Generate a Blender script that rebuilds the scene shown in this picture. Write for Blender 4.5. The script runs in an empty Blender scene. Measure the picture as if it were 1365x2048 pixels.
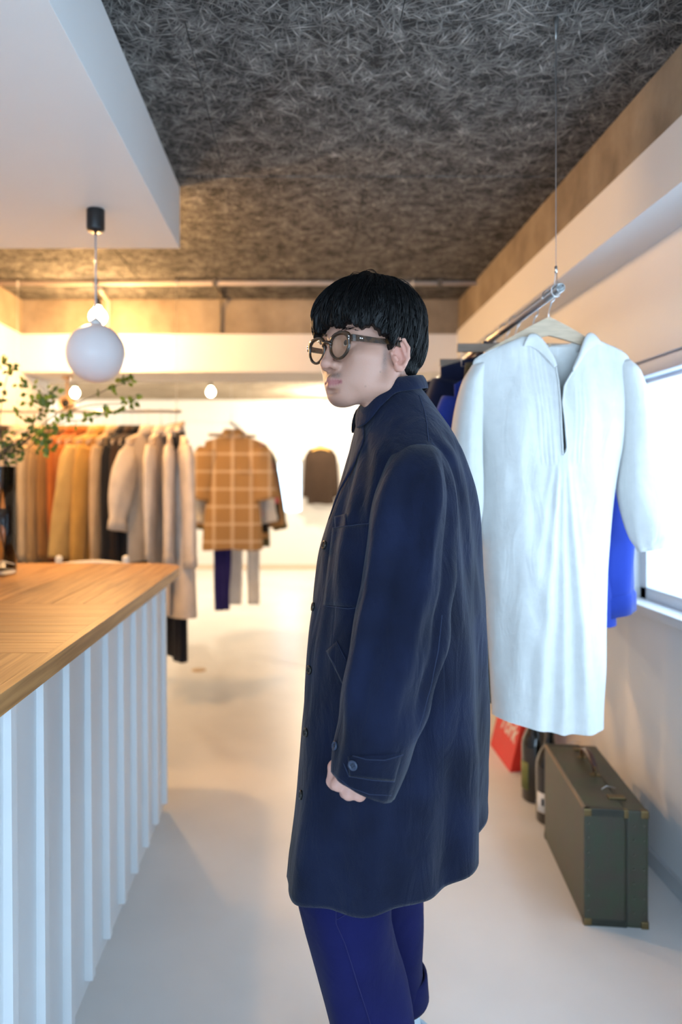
import bpy, bmesh, math, random
import numpy as np
from mathutils import Vector, Matrix, noise
from mathutils.bvhtree import BVHTree

scene = bpy.context.scene
COL = scene.collection
R = math.radians
PI = math.pi

# ------------------------------------------------------------------ camera
# level camera with a little lens shift; 1365 x 2048 frame, focal length 1450 px
F, CX, CY, HC = 1450.0, 605.0, 960.0, 1.30
cam_data = bpy.data.cameras.new('camera')
cam = bpy.data.objects.new('camera', cam_data)
COL.objects.link(cam)
cam.location = (0, 0, HC)
cam.rotation_euler = (R(90), 0, 0)
cam_data.sensor_fit = 'VERTICAL'
cam_data.sensor_height = 36.0
cam_data.sensor_width = 24.0
cam_data.lens = F * 36.0 / 2048.0
cam_data.shift_x = (682.5 - CX) / 2048.0
cam_data.shift_y = (CY - 1024.0) / 2048.0
cam_data.clip_start = 0.05
cam_data.dof.use_dof = True
cam_data.dof.focus_distance = 1.34
cam_data.dof.aperture_fstop = 2.0
scene.camera = cam

# ------------------------------------------------------------------ world and exposure
world = bpy.data.worlds.new('sky')
scene.world = world
world.use_nodes = True
bg = world.node_tree.nodes['Background']
bg.inputs['Color'].default_value = (0.55, 0.775, 1.0, 1)
bg.inputs['Strength'].default_value = 7.6
vs = scene.view_settings
vs.view_transform = 'Standard'
vs.look = 'None'
vs.exposure = 0.0
vs.gamma = 1.0
vs.use_curve_mapping = False
cy_ = scene.cycles
cy_.max_bounces = 6; cy_.diffuse_bounces = 3; cy_.glossy_bounces = 3; cy_.transmission_bounces = 6; cy_.transparent_max_bounces = 8
cy_.caustics_reflective = False; cy_.caustics_refractive = False
cy_.use_adaptive_sampling = True; cy_.adaptive_threshold = 0.1

def portal(name, loc, rot, sx, sy):
    l = bpy.data.lights.new(name, 'AREA')
    l.shape = 'RECTANGLE'; l.size = sx; l.size_y = sy
    l.cycles.is_portal = True
    o = bpy.data.objects.new(name, l); COL.objects.link(o)
    o.location = loc; o.rotation_euler = rot
    return o
portal('shopfront_daylight', (-0.32, -1.98, 1.25), (R(90), 0, 0), 3.0, 1.9)
portal('side_window_daylight', (1.40, 1.0, 1.29), (R(90), 0, R(90)), 3.3, 0.9)

WARM = (1.0, 0.54, 0.19)
def bulb_light(name, loc, power, radius=0.045, color=WARM):
    l = bpy.data.lights.new(name, 'POINT')
    l.energy = power; l.color = color; l.shadow_soft_size = radius
    o = bpy.data.objects.new(name, l); COL.objects.link(o)
    o.location = loc
    return o

# ------------------------------------------------------------------ materials
MATS = {}
def mat(name, color, rough=0.6, metal=0.0, noise_amt=0.0, noise_scale=8.0, bump=0.0, bump_scale=60.0, spec=0.5,
        emit=None, emit_strength=0.0, sheen=0.0, trans=0.0, ior=1.45, stretch=(1, 1, 1), coat=0.0, sss=0.0, color2=None):
    if name in MATS: return MATS[name]
    m = bpy.data.materials.new(name); m.use_nodes = True
    nt = m.node_tree; N = nt.nodes; L = nt.links
    b = N['Principled BSDF']
    c = (*color, 1)
    b.inputs['Base Color'].default_value = c
    b.inputs['Roughness'].default_value = rough
    b.inputs['Metallic'].default_value = metal
    b.inputs['Specular IOR Level'].default_value = spec
    b.inputs['IOR'].default_value = ior
    b.inputs['Transmission Weight'].default_value = trans
    b.inputs['Sheen Weight'].default_value = sheen
    b.inputs['Coat Weight'].default_value = coat
    if sss:
        b.inputs['Subsurface Weight'].default_value = sss
        b.inputs['Subsurface Radius'].default_value = (0.012, 0.004, 0.002)
        b.inputs['Subsurface Scale'].default_value = 1.0
    if emit:
        b.inputs['Emission Color'].default_value = (*emit, 1)
        b.inputs['Emission Strength'].default_value = emit_strength
    if noise_amt or color2 or bump:
        tc = N.new('ShaderNodeTexCoord'); mp = N.new('ShaderNodeMapping')
        mp.inputs['Scale'].default_value = stretch
        L.new(tc.outputs['Object'], mp.inputs['Vector'])
    if noise_amt or color2:
        n = N.new('ShaderNodeTexNoise'); n.inputs['Scale'].default_value = noise_scale
        n.inputs['Detail'].default_value = 5
        L.new(mp.outputs['Vector'], n.inputs['Vector'])
        mx = N.new('ShaderNodeMix'); mx.data_type = 'RGBA'
        if color2 is None:
            color2 = tuple(max(0, x * (1 - noise_amt)) for x in color)
            c1 = tuple(min(1, x * (1 + noise_amt * 0.6)) for x in color)
        else:
            c1 = color
        mx.inputs['A'].default_value = (*c1, 1); mx.inputs['B'].default_value = (*color2, 1)
        rp = N.new('ShaderNodeMapRange'); rp.inputs[1].default_value = 0.35; rp.inputs[2].default_value = 0.65
        L.new(n.outputs['Fac'], rp.inputs[0]); L.new(rp.outputs[0], mx.inputs['Factor'])
        L.new(mx.outputs['Result'], b.inputs['Base Color'])
    if bump:
        n2 = N.new('ShaderNodeTexNoise'); n2.inputs['Scale'].default_value = bump_scale
        n2.inputs['Detail'].default_value = 4
        L.new(mp.outputs['Vector'], n2.inputs['Vector'])
        bp = N.new('ShaderNodeBump'); bp.inputs['Strength'].default_value = bump
        bp.inputs['Distance'].default_value = 0.01
        L.new(n2.outputs['Fac'], bp.inputs['Height']); L.new(bp.outputs['Normal'], b.inputs['Normal'])
    MATS[name] = m
    return m

def fabric(name, color, amt=0.10, sheen=0.15, fine=420.0, bump=0.18, scale=9.0):
    return mat(name, color, rough=0.92, noise_amt=amt, noise_scale=scale, bump=bump, bump_scale=fine, spec=0.15, sheen=sheen)

# ------------------------------------------------------------------ mesh helpers
class MB:
    def __init__(self): self.v = []; self.f = []
    def add(self, vs, fs):
        o = len(self.v); self.v += [tuple(p) for p in vs]; self.f += [tuple(i + o for i in q) for q in fs]; return self
    def box(self, lo, hi, bev=0.0):
        if bev <= 0:
            (x0, y0, z0), (x1, y1, z1) = lo, hi
            self.add([(x0,y0,z0),(x1,y0,z0),(x1,y1,z0),(x0,y1,z0),(x0,y0,z1),(x1,y0,z1),(x1,y1,z1),(x0,y1,z1)],
                     [(0,3,2,1),(4,5,6,7),(0,1,5,4),(1,2,6,5),(2,3,7,6),(3,0,4,7)])
            return self
        bm = bmesh.new(); bmesh.ops.create_cube(bm, size=1)
        for v in bm.verts:
            v.co = Vector([lo[i] + (v.co[i] + .5) * (hi[i] - lo[i]) for i in range(3)])
        bmesh.ops.bevel(bm, geom=bm.edges[:], offset=bev, segments=2, profile=0.7, affect='EDGES')
        bm.verts.index_update()
        self.add([v.co[:] for v in bm.verts], [[v.index for v in f.verts] for f in bm.faces]); bm.free()
        return self
    def loft(self, rings, closed=True, cap0=True, cap1=True):
        n = len(rings[0]); o = len(self.v)
        for r in rings: self.v += [tuple(p) for p in r]
        m = n if closed else n - 1
        for i in range(len(rings) - 1):
            for j in range(m):
                a = o + i * n + j; b = o + i * n + (j + 1) % n
                self.f.append((a, b, b + n, a + n))
        if closed and cap0: self.f.append(tuple(o + j for j in reversed(range(n))))
        if closed and cap1: self.f.append(tuple(o + (len(rings) - 1) * n + j for j in range(n)))
        return self
    def tube(self, pts, r, n=8, cap=True, flat=None):
        pts = [Vector(p) for p in pts]; rings = []
        up = None
        for i, p in enumerate(pts):
            t = (pts[min(i + 1, len(pts) - 1)] - pts[max(i - 1, 0)])
            if t.length < 1e-9: t = Vector((0, 0, 1))
            t.normalize()
            if up is None:
                up = Vector((0, 0, 1)) if abs(t.z) < 0.9 else Vector((1, 0, 0))
            s = t.cross(up)
            if s.length < 1e-6: s = t.orthogonal()
            s.normalize(); u = s.cross(t).normalized(); up = u
            rr = r[i] if isinstance(r, (list, tuple)) else r
            rings.append([p + s * (math.cos(2*PI*k/n) * rr) + u * (math.sin(2*PI*k/n) * rr) for k in range(n)])
        return self.loft(rings, True, cap, cap)
    def lathe(self, prof, c=(0, 0, 0), n=24, axis='z'):
        rings = []
        for r_, z in prof:
            ring = []
            for k in range(n):
                a = 2 * PI * k / n
                p = (r_ * math.cos(a), r_ * math.sin(a), z)
                if axis == 'x': p = (z, r_ * math.cos(a), r_ * math.sin(a))
                if axis == 'y': p = (r_ * math.sin(a), z, r_ * math.cos(a))
                ring.append((c[0] + p[0], c[1] + p[1], c[2] + p[2]))
            rings.append(ring)
        return self.loft(rings, True, True, True)
    def grid(self, pts):
        n = len(pts[0]); o = len(self.v)
        for r in pts: self.v += [tuple(p) for p in r]
        for i in range(len(pts) - 1):
            for j in range(n - 1):
                a = o + i * n + j
                self.f.append((a, a + 1, a + n + 1, a + n))
        return self

def top_of(o):
    while o.parent: o = o.parent
    return o

def obj(name, mb, m, parent=None, smooth=False, local=False, label=None, solid=0.0, subdiv=0, fixn=True):
    """one mesh object; vertices are given in world coordinates unless local"""
    v = mb.v
    if parent is not None and not local:
        l = top_of(parent).location
        v = [(p[0] - l[0], p[1] - l[1], p[2] - l[2]) for p in v]
    me = bpy.data.meshes.new(name)
    me.from_pydata(v, [], mb.f)
    if fixn:
        bm = bmesh.new(); bm.from_mesh(me)
        bmesh.ops.recalc_face_normals(bm, faces=bm.faces[:])
        bm.to_mesh(me); bm.free()
    if smooth: me.polygons.foreach_set('use_smooth', [True] * len(me.polygons))
    me.materials.append(m)
    me.update()
    o = bpy.data.objects.new(name, me); COL.objects.link(o)
    if parent is not None: o.parent = parent
    if label: o['label'] = label
    if solid:
        md = o.modifiers.new('thickness', 'SOLIDIFY'); md.thickness = solid; md.offset = 0
    if subdiv:
        md = o.modifiers.new('smooth', 'SUBSURF'); md.levels = subdiv; md.render_levels = subdiv
    return o

def tag(o, label, cat, group=None, kind=None):
    o['label'] = label
    if cat: o['category'] = cat
    if group: o['group'] = group
    if kind: o['kind'] = kind
    return o

def thing(name, label, cat, loc=(0, 0, 0), rz=0.0, group=None):
    o = bpy.data.objects.new(name, None); COL.objects.link(o)
    o.empty_display_size = 0.05
    o.location = loc; o.rotation_euler = (0, 0, rz)
    return tag(o, label, cat, group)

def struct(name, mb, m, label=None, parent=None, smooth=False):
    o = obj(name, mb, m, parent, smooth)
    if parent is None:
        o['kind'] = 'structure'
        if label: o['label'] = label
    return o

def P(px, py, d):
    """point of the room seen at that place of the picture, d metres in front of the camera"""
    return Vector(((px - CX) * d / F, d, HC - (py - CY) * d / F))

def lerp(a, b, t): return a + (b - a) * t
def interp(tab, x):
    """piecewise linear table [(x, y...), ...]"""
    if x <= tab[0][0]: return tab[0][1:]
    for a, b in zip(tab, tab[1:]):
        if x <= b[0]:
            t = (x - a[0]) / (b[0] - a[0])
            return tuple(lerp(p, q, t) for p, q in zip(a[1:], b[1:]))
    return tab[-1][1:]
def smoothtab(tab, x):
    """Catmull-Rom through a table"""
    xs = [r[0] for r in tab]
    if x <= xs[0]: return tab[0][1:]
    if x >= xs[-1]: return tab[-1][1:]
    i = max(k for k in range(len(xs)) if xs[k] <= x)
    p0 = tab[max(i - 1, 0)]; p1 = tab[i]; p2 = tab[i + 1]; p3 = tab[min(i + 2, len(tab) - 1)]
    h = p2[0] - p1[0]; t = (x - p1[0]) / h
    out = []
    for k in range(1, len(p1)):
        m1 = (p2[k] - p0[k]) / (p2[0] - p0[0]) * h; m2 = (p3[k] - p1[k]) / (p3[0] - p1[0]) * h
        out.append((2*t**3 - 3*t*t + 1) * p1[k] + (t**3 - 2*t*t + t) * m1 + (-2*t**3 + 3*t*t) * p2[k] + (t**3 - t*t) * m2)
    return tuple(out)
def sstep(a, b, x):
    t = min(1, max(0, (x - a) / (b - a))); return t * t * (3 - 2 * t)
def nz(x, y, z): return noise.noise(Vector((x, y, z)))

# ================================================================== THE ROOM
CEIL = 2.47
XL, XR = -1.82, 1.18
XF = -4.7                     # the shop widens beyond the cross beam
Y0, Y1 = -2.0, 10.6
XB = 1.018                    # face of the beam along the window wall
M_white = mat('white_paint', (0.73, 0.725, 0.725), rough=0.75, noise_amt=0.015, noise_scale=3, bump=0.03, bump_scale=90)
M_floor = mat('floor_coating', (0.70, 0.69, 0.68), rough=0.34, noise_amt=0.07, noise_scale=1.8, bump=0.015, bump_scale=25)

def concrete_mat():
    m = bpy.data.materials.new('bare_concrete'); m.use_nodes = True
    N = m.node_tree.nodes; L = m.node_tree.links; b = N['Principled BSDF']
    b.inputs['Roughness'].default_value = 0.9; b.inputs['Specular IOR Level'].default_value = 0.2
    tc = N.new('ShaderNodeTexCoord')
    n1 = N.new('ShaderNodeTexNoise'); n1.inputs['Scale'].default_value = 3.5; n1.inputs['Detail'].default_value = 8; n1.inputs['Roughness'].default_value = 0.65
    mp = N.new('ShaderNodeMapping'); mp.inputs['Scale'].default_value = (7, 7, 2.2)
    n2 = N.new('ShaderNodeTexNoise'); n2.inputs['Scale'].default_value = 1.0; n2.inputs['Detail'].default_value = 5
    L.new(tc.outputs['Object'], n1.inputs['Vector']); L.new(tc.outputs['Object'], mp.inputs['Vector']); L.new(mp.outputs[0], n2.inputs['Vector'])
    ad = N.new('ShaderNodeMath'); ad.operation = 'ADD'; w2_ = N.new('ShaderNodeMath'); w2_.operation = 'MULTIPLY_ADD'; w2_.inputs[1].default_value = 0.4; w2_.inputs[2].default_value = 0.3
    L.new(n2.outputs['Fac'], w2_.inputs[0]); L.new(n1.outputs['Fac'], ad.inputs[0]); L.new(w2_.outputs[0], ad.inputs[1])
    cr = N.new('ShaderNodeValToRGB'); e = cr.color_ramp.elements
    e[0].position = 0.36; e[0].color = (0.16, 0.125, 0.09, 1); e[1].position = 0.68; e[1].color = (0.42, 0.35, 0.265, 1)
    hf = N.new('ShaderNodeMath'); hf.operation = 'MULTIPLY'; hf.inputs[1].default_value = 0.5
    L.new(ad.outputs[0], hf.inputs[0]); L.new(hf.outputs[0], cr.inputs[0]); L.new(cr.outputs[0], b.inputs['Base Color'])
    bp = N.new('ShaderNodeBump'); bp.inputs['Strength'].default_value = 0.5; bp.inputs['Distance'].default_value = 0.01
    L.new(n1.outputs['Fac'], bp.inputs['Height']); L.new(bp.outputs[0], b.inputs['Normal'])
    return m
M_conc = concrete_mat()

def woodwool_mat():
    """cement-bonded wood wool: grey criss-cross fibres with dark voids and a few pale smears"""
    m = bpy.data.materials.new('wood_wool_board'); m.use_nodes = True
    N = m.node_tree.nodes; L = m.node_tree.links; b = N['Principled BSDF']
    b.inputs['Roughness'].default_value = 0.95; b.inputs['Specular IOR Level'].default_value = 0.1
    tc = N.new('ShaderNodeTexCoord')
    wn = N.new('ShaderNodeTexNoise'); wn.inputs['Scale'].default_value = 7
    L.new(tc.outputs['Object'], wn.inputs['Vector'])
    sub = N.new('ShaderNodeVectorMath'); sub.operation = 'SUBTRACT'; sub.inputs[1].default_value = (0.5, 0.5, 0.5)
    L.new(wn.outputs['Color'], sub.inputs[0])
    sc = N.new('ShaderNodeVectorMath'); sc.operation = 'SCALE'; sc.inputs['Scale'].default_value = 0.02
    L.new(sub.outputs[0], sc.inputs[0])
    addv = N.new('ShaderNodeVectorMath'); addv.operation = 'ADD'
    L.new(tc.outputs['Object'], addv.inputs[0]); L.new(sc.outputs[0], addv.inputs[1])
    prev = None
    for k, ang in enumerate((8, 52, 96, 141, 27, 118, 74, 163)):
        mr_ = N.new('ShaderNodeMapping'); mr_.inputs['Rotation'].default_value = (0, 0, R(ang))
        L.new(addv.outputs[0], mr_.inputs['Vector'])
        mp = N.new('ShaderNodeMapping')
        mp.inputs['Location'].default_value = (k * 3.1, k * 1.7, 0); mp.inputs['Scale'].default_value = (16, 170, 1)
        L.new(mr_.outputs[0], mp.inputs['Vector'])
        n = N.new('ShaderNodeTexNoise'); n.inputs['Scale'].default_value = 1.0; n.inputs['Detail'].default_value = 1.5
        L.new(mp.outputs[0], n.inputs['Vector'])
        if prev is None: prev = n.outputs['Fac']
        else:
            mm = N.new('ShaderNodeMath'); mm.operation = 'MAXIMUM'
            L.new(prev, mm.inputs[0]); L.new(n.outputs['Fac'], mm.inputs[1]); prev = mm.outputs[0]
    big = N.new('ShaderNodeTexNoise'); big.inputs['Scale'].default_value = 16; big.inputs['Detail'].default_value = 6
    L.new(tc.outputs['Object'], big.inputs['Vector'])
    mb = N.new('ShaderNodeMath'); mb.operation = 'MULTIPLY_ADD'; mb.inputs[1].default_value = 0.28
    L.new(big.outputs['Fac'], mb.inputs[0]); L.new(prev, mb.inputs[2])
    cr = N.new('ShaderNodeValToRGB'); e = cr.color_ramp.elements
    e[0].position = 0.70; e[0].color = (0.035, 0.034, 0.033, 1); e[1].position = 1.02; e[1].color = (0.50, 0.48, 0.45, 1)
    k1 = e.new(0.85); k1.color = (0.185, 0.178, 0.168, 1)
    L.new(mb.outputs[0], cr.inputs[0])
    sm = N.new('ShaderNodeTexNoise'); sm.inputs['Scale'].default_value = 2.3; sm.inputs['Detail'].default_value = 9; sm.inputs['Roughness'].default_value = 0.72
    L.new(tc.outputs['Object'], sm.inputs['Vector'])
    rg = N.new('ShaderNodeMapRange'); rg.inputs[1].default_value = 0.66; rg.inputs[2].default_value = 0.78; rg.inputs[4].default_value = 0.55
    L.new(sm.outputs['Fac'], rg.inputs[0])
    mx = N.new('ShaderNodeMix'); mx.data_type = 'RGBA'; mx.inputs['B'].default_value = (0.46, 0.45, 0.44, 1)
    L.new(rg.outputs[0], mx.inputs['Factor']); L.new(cr.outputs[0], mx.inputs['A'])
    L.new(mx.outputs['Result'], b.inputs['Base Color'])
    bp = N.new('ShaderNodeBump'); bp.inputs['Strength'].default_value = 0.9; bp.inputs['Distance'].default_value = 0.006
    L.new(mb.outputs[0], bp.inputs['Height']); L.new(bp.outputs[0], b.inputs['Normal'])
    return m
M_board = woodwool_mat()

struct('floor', MB().box((XF - .2, Y0, -0.1), (XR + .3, Y1 + .2, 0)), M_floor, 'pale grey coated shop floor, glossy and cool near the counter')
ceil = struct('ceiling', MB().box((XF - .2, Y0, CEIL + .02), (XR + .3, Y1 + .2, CEIL + .12)), M_conc, 'grey wood wool board ceiling over the shop')
edges_y = [-2.0, -1.0, -0.03, 0.91, 1.85, 2.79, 3.73, 4.69]
rb = random.Random(4)
for i in range(len(edges_y) - 1):
    xs = [XL, -0.95, 0.25 if i % 2 else -0.3, XB]
    for a, b_ in zip(xs, xs[1:]):
        dz = rb.uniform(0, 0.003)
        g = 0.0012
        struct('ceiling_board', MB().box((a + g, edges_y[i] + g, CEIL - dz), (b_ - g, edges_y[i + 1] - g, CEIL + .02)), M_board, parent=ceil)
for a, b_ in ((5.2, 6.1), (6.1, 7.0), (7.0, 7.9), (7.9, 8.8), (8.8, 9.7), (9.7, 10.6)):
    for u, v in ((XF, -3.0), (-3.0, -1.2), (-1.2, XR)):
        struct('ceiling_board', MB().box((u + .001, a + .001, CEIL), (v - .001, b_ - .001, CEIL + .02)), M_conc, parent=ceil)

# window wall: white, with one long window
WZ0, WZ1, WY0, WY1 = 0.865, 1.715, -0.6, 2.66
wr = MB()
wr.box((XR, Y0, 0), (XR + .2, Y1, WZ0)).box((XR, Y0, WZ1), (XR + .2, Y1, CEIL)).box((XR, Y0, WZ0), (XR + .2, WY0, WZ1)).box((XR, WY1, WZ0), (XR + .2, Y1, WZ1))
struct('wall_right', wr, M_white, 'white window wall behind the clothes rail')
struct('baseboard_right', MB().box((XR - .012, Y0, 0), (XR, Y1, 0.055), 0.003), mat('grey_skirting', (0.50, 0.51, 0.52), rough=0.5), 'low grey skirting along the window wall')
M_alu = mat('white_aluminium', (0.74, 0.77, 0.82), rough=0.35, noise_amt=0.01)
win = thing('window_1', 'long white framed window beside the clothes rail, blown out with daylight', None)
win['kind'] = 'structure'
fx0, fx1 = XR + .06, XR + .11
obj('window_frame', MB().box((fx0, WY0, WZ0), (fx1, WY1, WZ0 + .05), .004).box((fx0, WY0, WZ1 - .07), (fx1, WY1, WZ1), .004)
    .box((fx0, WY0, WZ0), (fx1, WY0 + .05, WZ1), .004).box((fx0, WY1 - .05, WZ0), (fx1, WY1, WZ1), .004), M_alu, win)
obj('mullion', MB().box((fx0 + .005, 1.02, WZ0 + .05), (fx1 - .005, 1.07, WZ1 - .07), .003), M_alu, win)
obj('window_sill', MB().box((XR - .02, WY0 - .03, WZ0 - .025), (XR + .2, WY1 + .03, WZ0 + .006), .004), M_white, win)
obj('blind_box', MB().box((XR + .012, WY0 + .02, WZ1 - .055), (XR + .058, WY1 - .02, WZ1 - .004), .008), mat('blind_cloth', (0.55, 0.60, 0.70), rough=0.6), win)
M_glass = bpy.data.materials.new('window_glass'); M_glass.use_nodes = True
gn = M_glass.node_tree; gb = gn.nodes['Principled BSDF']
tr = gn.nodes.new('ShaderNodeBsdfTransparent'); mxs = gn.nodes.new('ShaderNodeMixShader'); mxs.inputs[0].default_value = 0.06
gb.inputs['Roughness'].default_value = 0.02; gb.inputs['Base Color'].default_value = (0.8, 0.85, 0.9, 1)
gn.links.new(tr.outputs[0], mxs.inputs[1]); gn.links.new(gb.outputs[0], mxs.inputs[2])
gn.links.new(mxs.outputs[0], gn.nodes['Material Output'].inputs['Surface'])
for a, b_ in ((WY0 + .05, 1.02), (1.07, WY1 - .05)):
    obj('pane', MB().box((fx0 + .022, a, WZ0 + .05), (fx0 + .028, b_, WZ1 - .07)), M_glass, win)

# beam along the window wall: bare concrete above, white lining below
ZB = 2.267
struct('trim_1', MB().box((XB, Y0, ZB), (XR + .2, 4.71, CEIL + .02)), M_conc, 'bare concrete beam along the top of the window wall')
struct('trim_2', MB().box((XB - .012, Y0, 2.09), (XR, 5.2, ZB)), M_white, 'white boxed lining under the concrete beam along the window wall')
# beam across the shop
struct('trim_3', MB().box((XF, 4.71, 2.245), (XB, 5.2, CEIL + .02)), M_conc, 'bare concrete cross beam above the white boxed lining')
struct('trim_4', MB().box((XL - .2, 4.695, 2.0), (XB - .012, 5.2, 2.245)), M_white, 'white boxed lining under the concrete cross beam')
# far wall with a bright window, left wall, front wall with glazing
fw = MB(); fx = [(555 - CX) * Y1 / F, (604 - CX) * Y1 / F]; fz = [HC - (1026 - CY) * Y1 / F, HC - (921 - CY) * Y1 / F]
fw.box((XF, Y1, 0), (XR, Y1 + .2, fz[0])).box((XF, Y1, fz[1]), (XR, Y1 + .2, CEIL)).box((XF, Y1, fz[0]), (fx[0], Y1 + .2, fz[1])).box((fx[1], Y1, fz[0]), (XR, Y1 + .2, fz[1]))
struct('wall_back', fw, M_white, 'white far wall of the shop')
struct('trim_5', MB().box((XF, Y1 - .02, 2.10), (XR, Y1, 2.13), .004), M_white, 'thin white picture rail on the far wall')
struct('baseboard_back', MB().box((XF, Y1 - .014, 0), (XR, Y1, 0.06), .003), mat('pale_wood_skirting', (0.62, 0.50, 0.38), rough=0.5), 'pale wooden skirting of the far wall')
w2 = thing('window_2', 'small bright window in the far wall', None); w2['kind'] = 'structure'
obj('window_frame', MB().box((fx[0], Y1 + .05, fz[0]), (fx[1], Y1 + .09, fz[0] + .03)).box((fx[0], Y1 + .05, fz[1] - .03), (fx[1], Y1 + .09, fz[1]))
    .box((fx[0], Y1 + .05, fz[0]), (fx[0] + .02, Y1 + .09, fz[1])).box((fx[1] - .02, Y1 + .05, fz[0]), (fx[1], Y1 + .09, fz[1])), M_alu, w2)
obj('pane', MB().box((fx[0] + .02, Y1 + .065, fz[0] + .03), (fx[1] - .02, Y1 + .07, fz[1] - .03)), M_glass, w2)
struct('wall_left', MB().box((XL - .2, Y0, 0), (XL, 5.2, 2.245)).box((XF - .2, 5.0, 0), (XF, Y1, CEIL)).box((XF, 5.0, 0), (XL - .2, 5.2, 2.245)), M_white, 'white wall behind the counter and around the wider far room')
struct('trim_6', MB().box((XL - .2, Y0, 2.245), (XL, 4.71, CEIL)), M_conc, 'bare concrete top of the wall behind the counter')
struct('wall_front', MB().box((XL, Y0 - .12, 0), (XR, Y0, .30)).box((XL, Y0 - .12, 2.2), (XR, Y0, CEIL)), M_white, 'white wall around the shopfront glazing')
w3 = thing('window_3', 'shopfront glazing', None); w3['kind'] = 'structure'
for x in (XL, -0.85, 0.15, XR - .05):
    obj('mullion', MB().box((x, Y0 - .08, .30), (x + .05, Y0 - .03, 2.2)), M_alu, w3)

# lowered white ceiling above the counter
SX, SZ, SY = -0.489, 2.224, 2.894
struct('trim_7', MB().box((XL, Y0, SZ), (SX, SY, CEIL - .003), .002), M_white, 'lowered white ceiling box above the counter')

# conduit, drop cable and clip on the ceiling
M_pipe = mat('painted_conduit', (0.52, 0.44, 0.38), rough=0.5)
cp = thing('conduit_pipe', 'pale conduit pipe running across the ceiling before the cross beam', 'pipe', (-0.4, 4.23, CEIL - .02))
obj('pipe', MB().tube([(XL, 4.23, CEIL - .022), (XB, 4.23, CEIL - .022)], .014, 10), M_pipe, cp, True)
for x in (-1.2, -0.51, 0.2, 0.8):
    obj('clip', MB().box((x - .012, 4.205, CEIL - .04), (x + .012, 4.255, CEIL)), mat('dark_clip', (.10, .09, .08), rough=.5), cp)
cb = MB().tube([(-0.515, 4.24, CEIL - .03), (-0.505, 4.5, CEIL - .008), (-0.525, 4.68, CEIL - .02), (-0.53, 4.70, CEIL - .06), (-0.53, 4.70, 2.247)], .008, 8)
tag(obj('drop_cable', cb, mat('dark_cable', (.13, .11, .085), rough=.6), None, True), 'dark cable dropping down the face of the concrete cross beam', 'cable')
tag(obj('riser_pipe', MB().tube([(-1.2, 4.25, CEIL - .022), (-1.24, 4.5, CEIL - .012), (-1.255, 4.69, CEIL - .012), (-1.26, 4.697, 2.247)], .011, 8), M_pipe, None, True),
    'short pale pipe bending down behind the globe lamp', 'pipe')
fd = MB().lathe([(0.001, 0), (.05, 0), (.05, .003), (.044, .005), (.001, .006)], P(398, 1340, 4.96)[:2] + (0,), 24)
tag(obj('floor_outlet', fd, mat('brass_plate', (.50, .34, .18), rough=.35, metal=.8), None, True), 'small round brass cover set in the pale floor', 'floor outlet')

# ================================================================== COUNTER
M_slat = mat('counter_white', (0.80, 0.82, 0.84), rough=0.55, noise_amt=0.02, noise_scale=6)
XC = -0.55
CT0, CT1 = 0.9075, 0.945
ctr = thing('counter', 'white shop counter fronted with evenly spaced vertical slats', 'counter', (-0.95, 1.5, 0))
obj('front_panel', MB().box((XC - .03, -0.2, 0), (XC, 2.86, CT0), .001), M_slat, ctr)
obj('end_panel', MB().box((-1.36, 2.83, 0), (XC - .03, 2.86, CT0), .001), M_slat, ctr)
obj('back_panel', MB().box((-1.38, -0.2, 0), (-1.36, 2.86, CT0), .001), M_slat, ctr)
d = 1.333
k = -8
while d + k * .1664 < 2.86:
    y = d + k * .1664; k += 1
    if y < 0: continue
    mb = MB(); x1t, x1b = XC + .014, XC + .020
    mb.add([(XC - .004, y, .034), (x1b, y, .034), (x1b, y + .026, .034), (XC - .004, y + .026, .034),
            (XC - .004, y, CT0), (x1t, y, CT0), (x1t, y + .026, CT0), (XC - .004, y + .026, CT0)],
           [(0,3,2,1),(4,5,6,7),(0,1,5,4),(1,2,6,5),(2,3,7,6),(3,0,4,7)])
    obj('slat', mb, M_slat, ctr)

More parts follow.
